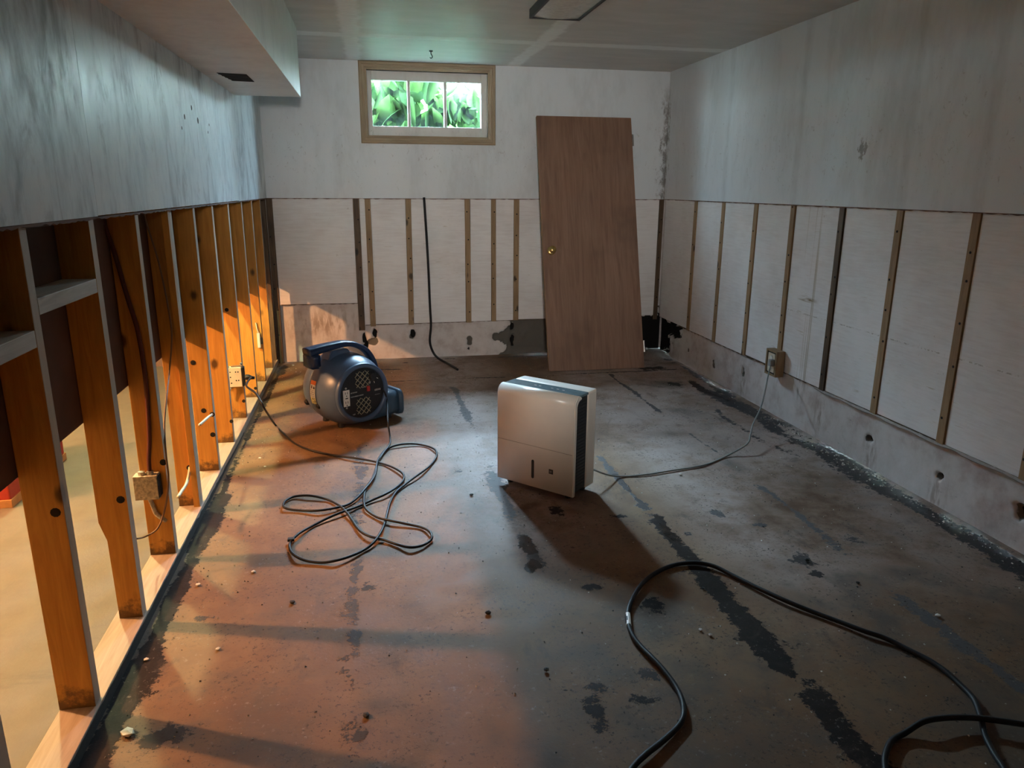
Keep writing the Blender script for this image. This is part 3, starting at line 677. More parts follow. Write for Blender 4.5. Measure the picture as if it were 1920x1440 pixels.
# local frame: x along the front, y to the rear, z up
hx = DW/2; zb = .028
def rr_prof(y0, y1, z0, z1, rf, n=6):
    """side outline (y,z): square rear, rounded top front"""
    p = [(y0, z0)]
    for i in range(n+1):
        a = math.pi-(math.pi/2)*i/n; p.append((y0+rf+rf*math.cos(a), z1-rf+rf*math.sin(a)))
    p += [(y1, z1), (y1, z0)]
    return p
def extr(bm, prof, x0, x1): return loft(bm, [[(x, y, z) for y, z in prof] for x in (x0, x1)])
bm = bmesh.new(); n = 8; outer = [(0, zb)]+[(.04-.04*math.cos(math.pi/2*i/n), DH-.04+.04*math.sin(math.pi/2*i/n)) for i in range(n+1)]+[(.043, DH)]
inner = [(.043, DH-.006)]+[(.045-.035*math.cos(math.pi/2*i/n), DH-.041+.035*math.sin(math.pi/2*i/n)) for i in range(n, -1, -1)]+[(.008, zb)]
extr(bm, outer+inner, -hx, hx); bmesh.ops.bevel(bm, geom=[e for e in bm.edges if abs(e.verts[0].co.x-e.verts[1].co.x) < 1e-6 and e.calc_face_angle(0) > 1.2], offset=.002, segments=2, affect='EDGES')
fp = obj('front_panel', bm, 'white', deh)
for p in fp.data.polygons: p.use_smooth = len(p.vertices) == 4 and abs(p.normal.x) < .5
bm = bmesh.new()     # curled lip along the right edge of the front
lip = [(0.004, zb-.004)]+[(y, z) for y, z in outer[1:]]
extr(bm, [(y+.004, z-.002) for y, z in outer]+[(.056, DH-.012)]+[(.055-.035*math.cos(math.pi/2*i/n), DH-.051+.035*math.sin(math.pi/2*i/n)) for i in range(n, -1, -1)]+[(.018, zb)], hx, hx+.004); obj('panel_lip', bm, 'white', deh)
bm = bmesh.new(); extr(bm, rr_prof(.010, .150, zb+.006, DH-.008, .035), -hx+.011, hx-.011); obj('core', bm, 'blackpl', deh)
bm = bmesh.new()     # louvres of the black side vents
for k in range(26):
    z = zb+.03+k*.0155
    for s in (-1, 1): box(bm, (s*(hx-.013), .03, z), (s*(hx-.009), .124, z+.006))
obj('vent_louvre', bm, 'blackpl', deh, kind='stuff')
bm = bmesh.new(); box(bm, (-hx+.006, .0435, DH-.012), (hx-.004, .1285, DH-.001), .002); obj('control_panel', bm, 'teal', deh)
bm = bmesh.new()
for i, x in enumerate((-.06, -.035, .03, .06, .09)): box(bm, (x, .085, DH-.0012), (x+.012, .089, DH-.0004))
obj('panel_mark', bm, 'greypr', deh, kind='stuff')
bm = bmesh.new(); box(bm, (-hx+.008, .129, zb), (hx-.004, DD, DH+.001), .010); obj('rear_shell', bm, 'white', deh)
bm = bmesh.new(); box(bm, (-hx+.004, -.0008, zb+.197), (hx-.004, .004, zb+.1985)); obj('tank_seam', bm, 'seam', deh)
bm = bmesh.new(); lathe(bm, [(.0068, 0), (.0068, .0015)], (-.005, 0, zb+.048), (0, -1, 0), 14); lathe(bm, [(.0068, 0), (.0068, .0015)], (-.005, 0, zb+.125), (0, -1, 0), 14); box(bm, (-.0118, -.0015, zb+.048), (.0018, 0, zb+.125)); obj('level_window', bm, 'print', deh)
bm = bmesh.new(); box(bm, (.083, -.0010, zb+.085), (.105, 0, zb+.107)); obj('badge', bm, 'print', deh)
bm = bmesh.new(); box(bm, (.0865, -.0016, zb+.097), (.0985, -.0008, zb+.0995)); box(bm, (.0865, -.0016, zb+.091), (.0985, -.0008, zb+.093)); obj('badge_print', bm, 'greypr', deh)
for sx in (-1, 1):
    for yy_ in (.045, .165):
        bm = bmesh.new(); lathe(bm, [(.014, 0), (.016, .004), (.016, .024), (.012, .028)], (sx*(hx-.045), yy_, .001), (0, 0, 1), 12); box(bm, (sx*(hx-.045)-.02, yy_-.02, .024), (sx*(hx-.045)+.02, yy_+.02, zb+.008)); obj('foot', bm, 'blackpl', deh)

# ---- carpet-drying blower
AX = Vector((.56, -.83, 0)).normalized(); UX = Vector((.83, .56, 0)).normalized()
fc = onz(679, 736, .222); BO = fc-AX*.175; BO.z = 0
blow = empty('floor_blower', BO); tag(blow, 'blue-grey snail-shaped carpet drying blower with navy carry handle', 'fan')
def bp(t_, u, z): return AX*t_+UX*u+Vector((0, 0, z))
ZCB = .222; NSEG = 48
def snail(s, t_):
    ring = []
    for k in range(NSEG):
        a = 2*math.pi*k/NSEG; r = .212*(1+.05*math.sin((a-math.pi)/2) if 0 else 1)
        r = .205+.012*(.5-.5*math.cos(a)); ring.append(bp(t_, s*r*math.cos(a), ZCB+max(s*r*math.sin(a), -.211)))
    return ring
bm = bmesh.new(); loft(bm, [snail(s, t_) for t_, s in ((-.185, .66), (-.18, .74), (-.165, .83), (-.135, .915), (-.09, .965), (-.045, .975), (-.040, .955))]); obj('rear_housing', bm, 'blue', blow, True)
bm = bmesh.new(); loft(bm, [snail(s, t_) for t_, s in ((-.041, .95), (-.038, .99), (-.03, 1.), (.02, 1.0), (.06, .985), (.10, .945), (.135, .885), (.16, .82), (.172, .775))]); obj('housing', bm, 'blue', blow, True)
def circ(t_, r, n=NSEG): return [bp(t_, r*math.cos(2*math.pi*k/n), ZCB+r*math.sin(2*math.pi*k/n)) for k in range(n)]
bm = bmesh.new(); loft(bm, [circ(.165, .172), circ(.186, .172), circ(.190, .166), circ(.190, .152), circ(.178, .146), circ(.165, .146)], False); obj('inlet_ring', bm, 'blue', blow, True)
bm = bmesh.new(); loft(bm, [circ(.170, .150), circ(.178, .149)]); obj('control_plate', bm, 'blackpl', blow)
def plate(bm, u0, z0, u1, z1, t0, t1, rot=0., mi=0):
    """thin box on the control plate, in plate coordinates (u right, z up from the plate centre)"""
    cu, cz = (u0+u1)/2, (z0+z1)/2; c, s = math.cos(rot), math.sin(rot); rings = []
    for t_ in (t0, t1): rings.append([bp(t_, cu+c*(a-cu)-s*(b-cz), ZCB+cz+s*(a-cu)+c*(b-cz)) for a, b in ((u0, z0), (u1, z0), (u1, z1), (u0, z1))])
    loft(bm, rings, True, True, mi)
for cz in (.078, -.078):
    bm = bmesh.new(); S = .048
    for k in (-2, -1, 0, 1, 2):
        for s in (-1, 1):
            L_ = S*(2-abs(k)*.62); off = k*.0235
            cu0 = .004+off*.7071*1; cz0 = cz+off*.7071*(-s)
            plate(bm, cu0-L_*.62, cz0-.0016, cu0+L_*.62, cz0+.0016, .178, .181, s*math.pi/4)
    obj('inlet_grille', bm, 'wire', blow)
bm = bmesh.new(); plate(bm, -.128, -.060, -.088, .034, .178, .183, 0); o = obj('outlet', bm, 'label', blow)
bm = bmesh.new()
for cz in (.012, -.042):
    for du in (-.007, .007): plate(bm, -.108+du-.0015, cz-.001, -.108+du+.0015, cz+.012, .183, .1838)
    plate(bm, -.111, cz-.014, -.105, cz-.008, .183, .1838)
plate(bm, -.116, -.016, -.100, -.010, .183, .1845)
obj('outlet_slot', bm, 'print', o)
for cz in (.044, -.070):
    bm = bmesh.new(); lathe(bm, [(.006, 0), (.006, .003), (.003, .004)], bp(.178, -.108, ZCB+cz), AX, 10); obj('screw', bm, 'steel', blow)
bm = bmesh.new(); rp = random.Random(2)
def scribble(u0, z, w, h, n):
    u = u0
    for i in range(n):
        ww = w/n*(.5+.3*rp.random()); plate(bm, u, z-h/2*(.7+.3*rp.random()), u+ww, z+h/2*(.7+.3*rp.random()), .178, .1787); u += w/n
scribble(-.078, .010, .045, .007, 7); scribble(-.078, -.013, .085, .007, 14); scribble(.084, .0, .042, .012, 6); scribble(.084, -.028, .036, .003, 8); scribble(.0, .030, .022, .006, 4); scribble(-.07, -.118, .018, .010, 3)
obj('printing', bm, 'greypr', blow, kind='stuff')
bm = bmesh.new(); plate(bm, .030, .004, .046, .034, .178, .188); obj('rocker_switch', bm, 'red', blow)
bm = bmesh.new(); lathe(bm, [(.026, 0), (.026, .006), (.020, .016), (.006, .017)], bp(.178, .070, ZCB+.088), AX, 18); obj('speed_dial', bm, 'blackpl', blow)
bm = bmesh.new()
for k in range(4): a = .5+k*.75; plate(bm, .070+.04*math.cos(-a)-.006, .088+.042*math.sin(-a)-.0015, .070+.04*math.cos(-a)+.006, .088+.042*math.sin(-a)+.0015, .178, .1788, -a)
obj('dial_mark', bm, 'label', blow, kind='stuff')
# discharge duct: rounded rectangle growing to the right along the floor
def rrect(u, t0, t1, z0, z1, r, n=4):
    P = []
    for (ct, cz, a0) in ((t1-r, z1-r, 0), (t0+r, z1-r, 90), (t0+r, z0+r, 180), (t1-r, z0+r, 270)):
        for i in range(n+1): a = math.radians(a0+90*i/n); P.append(bp(ct+r*math.cos(a), u, cz+r*math.sin(a)))
    return P
bm = bmesh.new(); loft(bm, [rrect(-.02, -.15, .15, .022, .20, .05), rrect(.12, -.155, .150, .022, .19, .05), rrect(.22, -.16, .140, .024, .175, .045), rrect(.29, -.165, .135, .024, .165, .04)]); obj('duct', bm, 'bluedk', blow, True)
bm = bmesh.new(); loft(bm, [rrect(.285, -.172, .142, .018, .172, .04), rrect(.312, -.174, .144, .016, .174, .04), rrect(.316, -.168, .138, .022, .168, .038), rrect(.316, -.155, .125, .034, .155, .03), rrect(.296, -.155, .125, .034, .155, .03)]); obj('mouth', bm, 'bluedk', blow, True)
bm = bmesh.new(); loft(bm, [rrect(.294, -.15, .12, .036, .15, .03), rrect(.297, -.15, .12, .036, .15, .03)]); obj('mouth_grille', bm, 'dark', blow)
# handle: wide flat bow over the top
def bow(path, wa, wb, th):
    P = smooth_path([Vector((u, 0, z)) for u, z in path], 6); rings = []
    for i, p in enumerate(P):
        d = (P[min(i+1, len(P)-1)]-P[max(i-1, 0)]).normalized(); nrm = Vector((-d.z, 0, d.x)); f = i/(len(P)-1); w = wa+(wb-wa)*f; h = th[0]+(th[1]-th[0])*min(1, f*2.2)
        ring = []
        for k in range(12):
            a = 2*math.pi*k/12; ca, sa = math.cos(a), math.sin(a); ca = math.copysign(abs(ca)**.55, ca); sa = math.copysign(abs(sa)**.55, sa)
            q = p+nrm*(h*sa); ring.append(bp(.02+w*ca, q.x, q.z))
        rings.append(ring)
    return rings
bm = bmesh.new(); loft(bm, bow([(-.248, .466), (-.18, .476), (-.09, .484), (.0, .486), (.07, .466), (.135, .425), (.180, .355), (.198, .28)], .044, .030, (.026, .016))); obj('handle', bm, 'navy', blow, True)
bm = bmesh.new(); loft(bm, [[bp(t_, u, z) for t_, u in ((-.03, -.250), (.07, -.250), (.07, -.185), (-.03, -.185))] for z in (.375, .42, .462)]); bmesh.ops.bevel(bm, geom=bm.edges[:], offset=.012, segments=2, affect='EDGES'); obj('handle_post', bm, 'navy', blow, True)
bm = bmesh.new(); loft(bm, [[bp(t_, u, z) for t_, u in ((-.055, -.10-g), (.03, -.10-g), (.03, .02+g), (-.055, .02+g))] for z, g in ((.40, .02), (.448, .0), (.456, -.01))]); bmesh.ops.bevel(bm, geom=bm.edges[:], offset=.006, segments=2, affect='EDGES'); obj('handle_mount', bm, 'blue', blow)
# feet and rear knobs
for t_, u, z in ((.05, -.07, 0), (-.12, -.07, 0), (.08, .24, 0), (-.12, .24, 0)):
    bm = bmesh.new(); lathe(bm, [(.017, .001), (.02, .004), (.02, .012), (.014, .05)], bp(t_, u, z), (0, 0, 1), 12); obj('foot', bm, 'blackpl', blow)
for t_, u, z in ((-.11, -.180, .150), (.03, -.188, .158)):
    bm = bmesh.new(); lathe(bm, [(.012, -.02), (.016, .0), (.018, .018), (.012, .026)], bp(t_, u, z), -UX+Vector((0, 0, -.5)), 12); obj('stand_foot', bm, 'black', blow)
# warning label wrapped on the shell
def shell_pt(t_, a, off=.0014):
    prof = ((-.041, .95), (-.038, .99), (-.03, 1.), (.02, 1.0), (.06, .985), (.10, .945), (.135, .885))
    for (ta, sa), (tb, sb) in zip(prof, prof[1:]):
        if ta <= t_ <= tb: s = sa+(sb-sa)*(t_-ta)/(tb-ta); break
    r = s*(.205+.012*(.5-.5*math.cos(a)))+off; return bp(t_, r*math.cos(a), ZCB+max(r*math.sin(a), -.214))
bm = bmesh.new(); na, nt = 24, 10; a0, a1 = math.radians(160), math.radians(197); G = [[bm.verts.new(shell_pt(-.022+.052*j/nt, a0+(a1-a0)*i/na)) for j in range(nt+1)] for i in range(na+1)]
rlb = random.Random(8)
for i in range(na):
    for j in range(nt):
        f = bm.faces.new((G[i][j], G[i][j+1], G[i+1][j+1], G[i+1][j])); mi = 0
        if i < 4: mi = 1 if not (i in (1, 2) and j in (3, 4, 5, 6)) else 1
        elif 4 <= i < 9: mi = 3 if ((j in (2, 3) and i in (5, 6, 7)) or (j in (6, 7, 8) and i-5 >= abs(j-7)) and i < 8) else 0
        elif i >= 17: mi = 2 if rlb.random() < .75 or j in (0, nt-1) else 3
        elif i % 2 and j not in (0, nt-1) and rlb.random() < .6: mi = 4
        f.material_index = mi
obj('warning_label', bm, ['label', 'orange', 'yellow', 'print', 'greypr'], blow)

# ---- cords
def c3(lst, ox, oy, s): return [(ox+x/s, oy+y/s) for x, y in lst]
def floor_path(pix, r, seed=0, lift=.010):
    rr_ = random.Random(seed); out = []
    for i, (px, py) in enumerate(pix):
        z = r+.001+lift*(.5+.5*math.sin(i*1.9+seed)); out.append(onz(px, py, z))
    return out
LOOP = [(20,0),(60,60),(120,125),(200,195),(300,240),(400,265),(500,285),(620,300),(740,320),(840,345),(920,375),(980,415),(985,460),(940,510),(860,560),(760,605),(660,650),(560,685),(460,725),(340,785),(240,840),(185,890),(165,930),(175,975),(220,1015),(300,1045),(400,1055),(500,1040),(600,1010),(700,965),(770,910),(820,840),(850,770),(870,690),(890,620),(930,550),(1000,490),(1080,430),(1150,380),(1200,330),(1225,280),(1210,240),(1150,215),(1060,200),(960,205),(880,230),(830,270),(800,320),(785,380),(760,450),(720,510),(660,580),(590,635),(500,660),(380,680),(250,680),(160,670),(120,650),(135,610),(200,580),(290,572),(380,585),(460,610),(530,650),(580,700),(620,760),(670,825),(740,865),(840,890),(940,925),(1030,945),(1110,935),(1170,905),(1190,870),(1170,830),(1110,800),(1000,775),(880,750),(800,730),(740,695),(705,650),(700,590),(712,530),(740,490),(780,425),(797,345),(835,275),(885,205)]
cord = empty('power_cord', onz(680, 950)); tag(cord, 'black power cord lying in loops on the floor beside the blue-grey blower', 'cord')
plug_p = Vector((-.722, 4.31, .30))
head = [plug_p+Vector((.02, 0, 0)), onx(462, 723, -.66), onx(480, 738, -.60), onx(497, 768, -.55)]
fp_ = floor_path(c3(LOOP, 500, 780, 3.84)[1:], .0055, 2, .008)
tail = [onz(731, 818, .02), onz(727, 790, .09), Vector(BO)+bp(.19, .16, .13), Vector(BO)+bp(.195, .145, .19), Vector(BO)+bp(.186, .135, .215)]
bm = bmesh.new(); tube(bm, [p-cord.location for p in head+fp_+tail], .0055, 8, 0, 5); obj('cord', bm, 'black', cord, True)
bm = bmesh.new(); q = plug_p-cord.location
lathe(bm, [(.012, -.012), (.016, -.008), (.017, .008), (.011, .022), (.008, .040)], q, (1, -.15, -.1), 12); obj('plug', bm, 'black', cord, True)
bm = bmesh.new(); e = fp_[20]-cord.location; box(bm, e-Vector((.018, .010, .004)), e+Vector((.008, .010, .007)), .002); obj('cord_clip', bm, 'black', cord)

hose = [(170,1240),(200,1171),(260,1110),(330,1055),(400,990),(425,940),(420,880),(395,820),(345,750),(290,690),(240,640),(205,595),(185,545),(180,490),(200,430),(245,360),(310,310),(390,278),(480,270),(560,285),(640,325),(740,375),(860,430),(980,480),(1100,525),(1220,570),(1310,600),(1400,645),(1500,695),(1580,750),(1650,815),(1700,870),(1730,950),(1750,1030),(1790,1110),(1830,1171),(1900,1290),(2040,1330),(2160,1230),(2120,1080),(1980,1010),(1920,1000),(1820,985),(1700,970),(1580,970),(1480,985),(1400,1015),(1340,1050),(1312,1110),(1310,1171),(1330,1260)]
hp = floor_path(c3(hose, 1100, 940, 2.341), .008, 4, .004)
for i in range(40, 46): hp[i].z += .014
hz = empty('black_cable', onz(1180, 1150)); tag(hz, 'thick black cable curving across the dark stained floor away from the dehumidifier', 'cord')
bm = bmesh.new(); tube(bm, [p-hz.location for p in hp], .008, 8, 0, 5); obj('cable_jacket', bm, 'black', hz, True)
bm = bmesh.new(); a_, b_ = hp[12]-hz.location, hp[13]-hz.location; tube(bm, [a_.lerp(b_, .0), a_.lerp(b_, .45), a_.lerp(b_, .9)], .0088, 8, 0, 2); obj('cable_tag', bm, 'label', hz)

# dehumidifier cord up to the wooden outlet box
pl = onx(1446, 681, XR-.065)
dc = empty('appliance_cord', onz(1300, 870)); tag(dc, 'thin grey cord running from the dehumidifier to the wooden outlet box', 'cord')
dp = [Vector(deh.location)+Matrix.Rotation(deh.rotation_euler.z, 3, 'Z') @ Vector((hx-.06, DD+.0055, .10))]
dp += [onz(1135, 889, .04)]+[onz(x, y, .005) for x, y in ((1165,893),(1210,890),(1262,882),(1320,872),(1362,855))]
dp += [onx(1400, 833, 1.93), onx(1407, 815, 1.99), onx(1412, 795, 2.06), onx(1426, 765, 2.16), onx(1434, 735, 2.23), onx(1440, 705, 2.29), pl]
bm = bmesh.new(); tube(bm, [p-dc.location for p in dp], .0045, 8, 0, 6); obj('cord', bm, 'greywire', dc, True)
bm = bmesh.new(); q = pl-dc.location; box(bm, q+Vector((-.014, -.015, -.018)), q+Vector((.020, .015, .024)), .006); obj('plug', bm, 'greypr', dc)

# right outlet box: open wooden frame round a pale receptacle
ob = empty('outlet_box', (XR-.055, 3.985, .345)); tag(ob, 'small wood framed outlet box on the white foam wall above the concrete base', 'outlet box')
bm = bmesh.new()
for a, b in (((-.0, -.062, -.078), (.054, -.048, .078)), ((-.0, .048, -.078), (.054, .062, .078)), ((-.0, -.048, .066), (.054, .048, .078)), ((-.0, -.048, -.078), (.054, .048, -.066))): box(bm, a, b, .001)
obj('frame', bm, 'strip', ob)
bm = bmesh.new(); box(bm, (.006, -.047, -.065), (.052, .047, .065)); obj('back_box', bm, 'dark', ob)
bm = bmesh.new(); box(bm, (.0015, -.038, -.058), (.010, .038, .058), .002); cpv = obj('cover_plate', bm, 'ivory', ob)
for z in (.028, -.028):
    bm = bmesh.new(); lathe(bm, [(.017, 0), (.016, .003)], (.0015, 0, z), (-1, 0, 0), 14); obj('receptacle', bm, 'label', ob)

# ---- wiring in the stud bays
lbx = STX1-.004; yb = STY[6]-.019
lb = empty('outlet_box', (lbx, yb, .30)); tag(lb, 'cream metal outlet box on an orange stud with a black plug in it', 'outlet box')
bm = bmesh.new(); box(bm, (-.075, -.052, -.058), (.006, -.001, .055), .002); obj('metal_box', bm, 'ivory', lb)
bm = bmesh.new()
for x, z in ((-.055, .03), (-.055, .0), (-.052, -.035), (-.025, .03), (-.012, .03), (-.025, -.02), (-.012, -.02)): lathe(bm, [(.004, 0), (.0038, .001)], (x, -.052, z), (0, -1, 0), 8)
obj('knockout', bm, 'dark', lb, kind='stuff')
bm = bmesh.new(); box(bm, (.006, -.050, -.056), (.018, -.003, .054), .003); obj('receptacle', bm, 'black', lb)
bm = bmesh.new(); lathe(bm, [(.006, 0), (.006, .012), (.003, .014)], (.004, -.03, .066), (0, 0, 1), 8); box(bm, (-.05, -.04, .052), (.01, -.01, .062)); obj('bracket', bm, 'steel', lb)

jb_y = STY[2]-.019; jc = ony(277, 917, jb_y-.045)
jb = empty('junction_box', (jc.x, jb_y, jc.z)); tag(jb, 'plaster spattered metal junction box nailed to a stud beneath the red-brown cable', 'junction box')
bm = bmesh.new(); box(bm, (-.046, -.046, -.042), (.034, -.001, .048), .003); obj('metal_box', bm, 'boxsteel', jb)
bm = bmesh.new(); box(bm, (.0345, -.044, -.036), (.037, -.004, .042), .001); obj('cover_plate', bm, 'dark', jb)
bm = bmesh.new(); lathe(bm, [(.012, 0), (.012, .012), (.006, .014)], (.008, -.025, .048), (0, 0, 1), 10); lathe(bm, [(.012, 0), (.012, .012)], (-.02, -.025, .048), (0, 0, 1), 10); obj('cable_clamp', bm, 'steel', jb)
def wire(name, pts, r, mat, label, cat='cable', group=None):
    P = [Vector(p) for p in pts]; bm = bmesh.new(); o0 = P[0]; tube(bm, [p-o0 for p in P], r, 8, 0, 5); o = obj(name, bm, mat, None, True, loc=o0); tag(o, label, cat, group); return o
wy = lambda px, py, k, off=.008: ony(px, py, STY[k]-.019-off)
wire('electric_cable', [wy(187,392,2,.012), wy(193,415,2,.012), wy(213,470,2), wy(238,555,2), wy(258,620,2), wy(270,690,2), wy(276,750,2), wy(280,820,2), wy(279,860,2,.02), Vector((jc.x+.008, jb_y-.025, jc.z+.062))], .0075, 'redwire', 'red-brown cable running down a stud face into the spattered junction box')
wire('thin_wire', [wy(268,385,3,.05), wy(275,420,3,.04), wy(297,490,3,.04), wy(315,575,3,.04), wy(322,630,3,.045), wy(318,690,3,.06)]+[ony(312, 745, 2.85), ony(308, 800, 2.74), ony(312, 860, 2.66), ony(316, 900, 2.645), ony(310, 950, 2.64), ony(296, 990, 2.62), ony(272, 1006, 2.58), ony(255, 1010, 2.42)], .0035, 'thinwire', 'thin pale brown wire hanging down past the spattered junction box')
wire('conduit_elbow', [Vector((jc.x-.005, jb_y-.022, jc.z-.044)), ony(287, 950, jb_y-.012), ony(292, 962, jb_y-.010), ony(304, 972, jb_y-.006), ony(311, 976, jb_y+.002)], .008, 'boxsteel', 'short bent grey cable below the spattered junction box', 'cable')
wire('white_cable', [ony(356, 876, STY[3]-.018), ony(354, 890, STY[3]-.05), ony(349, 908, STY[3]-.11), ony(340, 922, STY[3]-.18), ony(334, 932, STY[3]-.24)], .006, 'whitewire', 'white cable emerging low from the stud nearest the spattered junction box')
wire('white_cable', [ony(398, 777, STY[4]-.018), ony(392, 781, STY[4]-.07), ony(384, 788, STY[4]-.16), ony(374, 797, STY[4]-.26)], .006, 'whitewire', 'white cable between two studs in front of the cream outlet box')
wire('white_cable', [ony(433, 790, STY[5]-.018), ony(428, 772, STY[5]+.06), ony(421, 752, STY[5]+.2), Vector((lbx-.06, yb-.03, .235))], .0055, 'whitewire', 'white cable slanting down from underneath the cream outlet box')
wire('white_cable', [ony(458, 752, STY[7]-.022), ony(453, 760, STY[7]-.10), ony(448, 775, STY[7]-.2), ony(446, 783, STY[7]-.26)], .006, 'whitewire', 'white cable curving down just beyond the cream outlet box')
wire('white_cable', [ony(480, 727, STY[8]-.026), ony(475, 733, STY[8]-.12), ony(469, 741, STY[8]-.22)], .005, 'whitewire', 'short white cable low on the farther studs past the cream box')
lw = wire('white_cable', [ony(409, 722, yb-.04), ony(413, 708, yb-.045), ony(418, 694, yb-.05), ony(424, 687, yb-.05), ony(429, 690, yb-.04), ony(428, 702, yb-.035), ony(421, 713, yb-.03)], .005, 'whitewire', 'looped white cable end sticking up above the cream outlet box')
bm = bmesh.new(); p0, p1 = ony(410, 738, yb-.058)-lw.location, ony(421, 702, yb-.056)-lw.location; tube(bm, [p0, p0.lerp(p1, .3), p0.lerp(p1, .7), p1], [.003]+[.005]*3+[.007]*3+[.009]*6, 8, 0, 4); obj('sheath', bm, 'label', lw)
# small white connector hanging between the far studs
hc = ony(485, 632, STY[8]-.03); hg = empty('cable_connector', hc); tag(hg, 'small white plastic connector hanging on a stud near the rear corner', 'connector')
bm = bmesh.new(); box(bm, (-.010, -.010, -.075), (.010, .008, .03), .004); obj('connector_body', bm, 'label', hg)
bm = bmesh.new(); tube(bm, [(0, 0, .03), (-.006, 0, .06), (-.012, .004, .10)], .004, 8); obj('connector_wire', bm, 'whitewire', hg)
bm = bmesh.new(); box(bm, (.010, -.006, -.05), (.022, .012, -.005), .003); obj('connector_latch', bm, 'blackpl', hg)

# cable hanging down the back wall
wp = [ony(795, 370, D-.012), ony(799, 430, D-.012), ony(803, 500, D-.013), ony(806, 570, D-.013), ony(808, 610, D-.010), ony(806, 640, D-.008), ony(812, 660, D-.02)]+[onz(822, 672, .03), onz(838, 681, .009), onz(852, 689, .008), onz(858, 693, .007)]
wire('hanging_cable', wp, .0095, 'black', 'black cable hanging down the rear foam wall and trailing onto the floor')

# ---- soffit vent, ceiling fixture, hook
vp = [onz(*p, SZ) for p in ((406,136),(437,151),(477,153),(462,139))]
vx0, vx1 = -.745+.03, -.62; vy0, vy1 = min(p.y for p in vp)-.0, max(p.y for p in vp)
vx0 = min(p.x for p in vp); vx1 = max(p.x for p in vp)
vc = sum(vp, Vector())/4
vent = empty('soffit_vent', (vc.x, vc.y, SZ)); tag(vent, 'black rectangular air vent opening in the underside of the boxed soffit', 'vent')
bm = bmesh.new()
quad = [p-vent.location for p in vp]
loft(bm, [[(q.x, q.y, -.0005) for q in quad], [(q.x, q.y, -.002) for q in quad]]); obj('opening', bm, 'dark', vent)
bm = bmesh.new(); W_ = vx1-vx0
for k in range(5):
    f = (k+.5)/5; a = quad[0].lerp(quad[1], f); b = quad[3].lerp(quad[2], f); tube(bm, [Vector((a.x, a.y, -.003)), Vector((b.x, b.y, -.003))], .0018, 6, 0, 1, False)
obj('grille_bar', bm, 'blackpl', vent)

fx0, fx1, fy1 = .865, 1.135, 4.11
fx = empty('ceiling_light', (1., 3.5, ZS)); tag(fx, 'unlit fluorescent ceiling light with pale green-grey diffuser and dark end rim', 'ceiling light')
bm = bmesh.new(); x0, x1, y0, y1 = fx0-1, fx1-1, 2.9-3.5, fy1-3.5
for a, b in (((x0, y0), (x0+.012, y1)), ((x1-.012, y0), (x1, y1)), ((x0, y1-.012), (x1, y1)), ((x0, y0), (x1, y0+.012))): box(bm, (a[0], a[1], -.045), (b[0], b[1], 0))
obj('frame', bm, 'blackpl', fx)
bm = bmesh.new()
loft(bm, [[(x0+.012, y, -.004), (x0+.012, y, -.036), ((x0+x1)/2-.04, y, -.043), ((x0+x1)/2+.04, y, -.043), (x1-.012, y, -.036), (x1-.012, y, -.004)] for y in (y0+.012, y1-.012)]); obj('diffuser', bm, 'diffuser', fx)

hk = onz(808, 95, ZS); hook = empty('ceiling_hook', (hk.x, hk.y, ZS)); tag(hook, 'small dark screw hook in the ceiling in front of the window', 'hook')
bm = bmesh.new(); lathe(bm, [(.013, 0), (.012, -.006), (.005, -.008)], (0, 0, 0), (0, 0, 1), 14); obj('hook_plate', bm, 'blackpl', hook)
bm = bmesh.new(); tube(bm, [(0, 0, -.005), (0, 0, -.02), (.006, 0, -.03), (.008, 0, -.04), (0, 0, -.048), (-.008, 0, -.042)], .003, 8); obj('hook_wire', bm, 'blackpl', hook)

# nail holes left in the left drywall (small dark plugs) as part of that wall
for px, py, r in ((359,202,.009),(346,219,.009),(371,226,.011),(341,240,.006),(392,234,.005),(390,248,.005)):
    q = onx(px, py, XL); bm = bmesh.new(); lathe(bm, [(r*1.3, 0), (r*1.1, .0008)], q, (1, 0, 0), 9); obj('nail_hole', bm, 'dark', wall_left)

# red low cabinet edge seen through the studs
rb = empty('red_box', (-1.80, 3.62, 0)); tag(rb, 'low red box with orange-brown base seen through the open stud wall', 'box')
bm = bmesh.new(); box(bm, (-.22, -.30, .035), (.22, .30, .30), .006); obj('body', bm, 'redpaint', rb)
bm = bmesh.new(); box(bm, (-.225, -.305, 0), (.225, .305, .036), .002); obj('base', bm, 'trimwood', rb)
bm = bmesh.new(); box(bm, (-.225, -.305, .30), (.225, .305, .315), .003); obj('lid', bm, 'redpaint', rb)

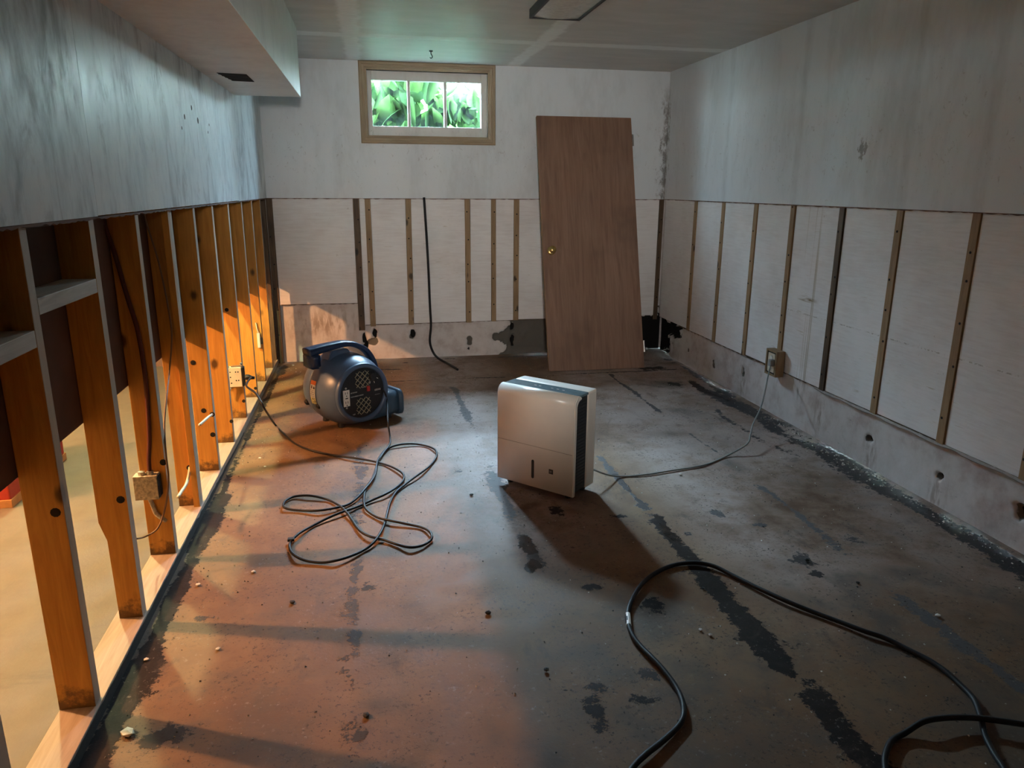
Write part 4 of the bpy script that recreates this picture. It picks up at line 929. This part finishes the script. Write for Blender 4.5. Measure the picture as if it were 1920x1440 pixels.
# ---- loose plaster chips and clods on the floor
def rock(name, c, r, mat, flat=.5, seed=0):
    rs = random.Random(seed); bm = bmesh.new(); bmesh.ops.create_icosphere(bm, subdivisions=1, radius=1)
    for v in bm.verts: v.co = Vector((v.co.x*r*rs.uniform(.7, 1.2), v.co.y*r*rs.uniform(.7, 1.2), v.co.z*r*flat*rs.uniform(.8, 1.1)))
    bmesh.ops.rotate(bm, cent=(0, 0, 0), matrix=Matrix.Rotation(rs.uniform(0, 6), 3, 'Z'), verts=bm.verts)
    zm = min(v.co.z for v in bm.verts)
    return obj(name, bm, mat, None, loc=(c.x, c.y, -zm+.0005))
CH = [(240,1378,.018,'white plaster chip, the oblong one beside the near end of the sill'),(372,1098,.010,'white plaster chip on the floor near the third stud from the box'),
      (475,1073,.009,'pale chip beside the dark crack left of the cord loops'),(409,1218,.008,'small pale chip on the shadowed floor by the sill'),(275,1238,.008,'tiny white chip tight against the black sill edge'),
      (1275,891,.010,'white paper scrap by the grey appliance cord'),(487,860,.009,'pale chip near where the black cord first touches the floor'),(497,876,.008,'small pale chip below the black cord on the lit floor'),
      (1313,1182,.008,'pale crumb inside the bend of the thick black cable'),(1332,1192,.008,'pale crumb beside the tar line inside the thick cable bend'),(550,686,.012,'pale chip in the rear corner behind the blower'),(1758,1156,.010,'pale chip on the dark floor towards the right wall')]
for i, (px, py, r, lab) in enumerate(CH): tag(rock('plaster_chip', onz(px, py), r, 'chip', .45, i), lab, 'debris', 'plaster chips on the floor')
CL = [(548,1131,.011,'dark clod on the bare floor below the lowest cord loop'),(884,929,.010,'dark clod beside the tar line left of the dehumidifier'),(1318,1105,.008,'dark crumb on the tar line under the thick cable'),
      (915,1151,.012,'dark crumbly clod on the orange floor below the dehumidifier'),(1024,1258,.010,'dark clod on the floor left of the thick cable'),(686,1344,.011,'dark clod on the faint grey floor line'),(1512,1052,.010,'dark twig-like clod on the grey stain'),(1608,1094,.008,'dark crumb on the far floor line')]
for i, (px, py, r, lab) in enumerate(CL): tag(rock('dark_clod', onz(px, py), r, 'clod', .5, 40+i), lab, 'debris', 'dark clods on the floor')
bm = bmesh.new(); rg = random.Random(12)
def crumb(x, y, r, mi):
    z = r*.5; vs = [bm.verts.new((x+dx*r*rg.uniform(.6, 1.3), y+dy*r*rg.uniform(.6, 1.3), max(z+dz*r*.55, .0003))) for dx, dy, dz in ((1,0,-.6),(-.5,.87,-.6),(-.5,-.87,-.6),(rg.uniform(-.3,.3),rg.uniform(-.3,.3),1))]
    for f in ((0,2,1),(0,1,3),(1,2,3),(2,0,3)): bm.faces.new([vs[i] for i in f]).material_index = mi
for k in range(1500): crumb(rg.uniform(-.7, 2.38), rg.uniform(.9, 5.9), rg.uniform(.0015, .0045), rg.choice((0, 1, 1, 2)))
for k in range(500): crumb(2.40-abs(rg.gauss(0, .05)), rg.uniform(1.0, 4.0), rg.uniform(.002, .007), rg.choice((0, 1, 1, 2, 2)))
for k in range(150): crumb(-.70+abs(rg.gauss(0, .12)), rg.uniform(1., 5.8), rg.uniform(.0015, .0045), rg.choice((0, 1, 2)))
obj('grit', bm, ['chip', 'clod', 'grit'], floor, kind='stuff')
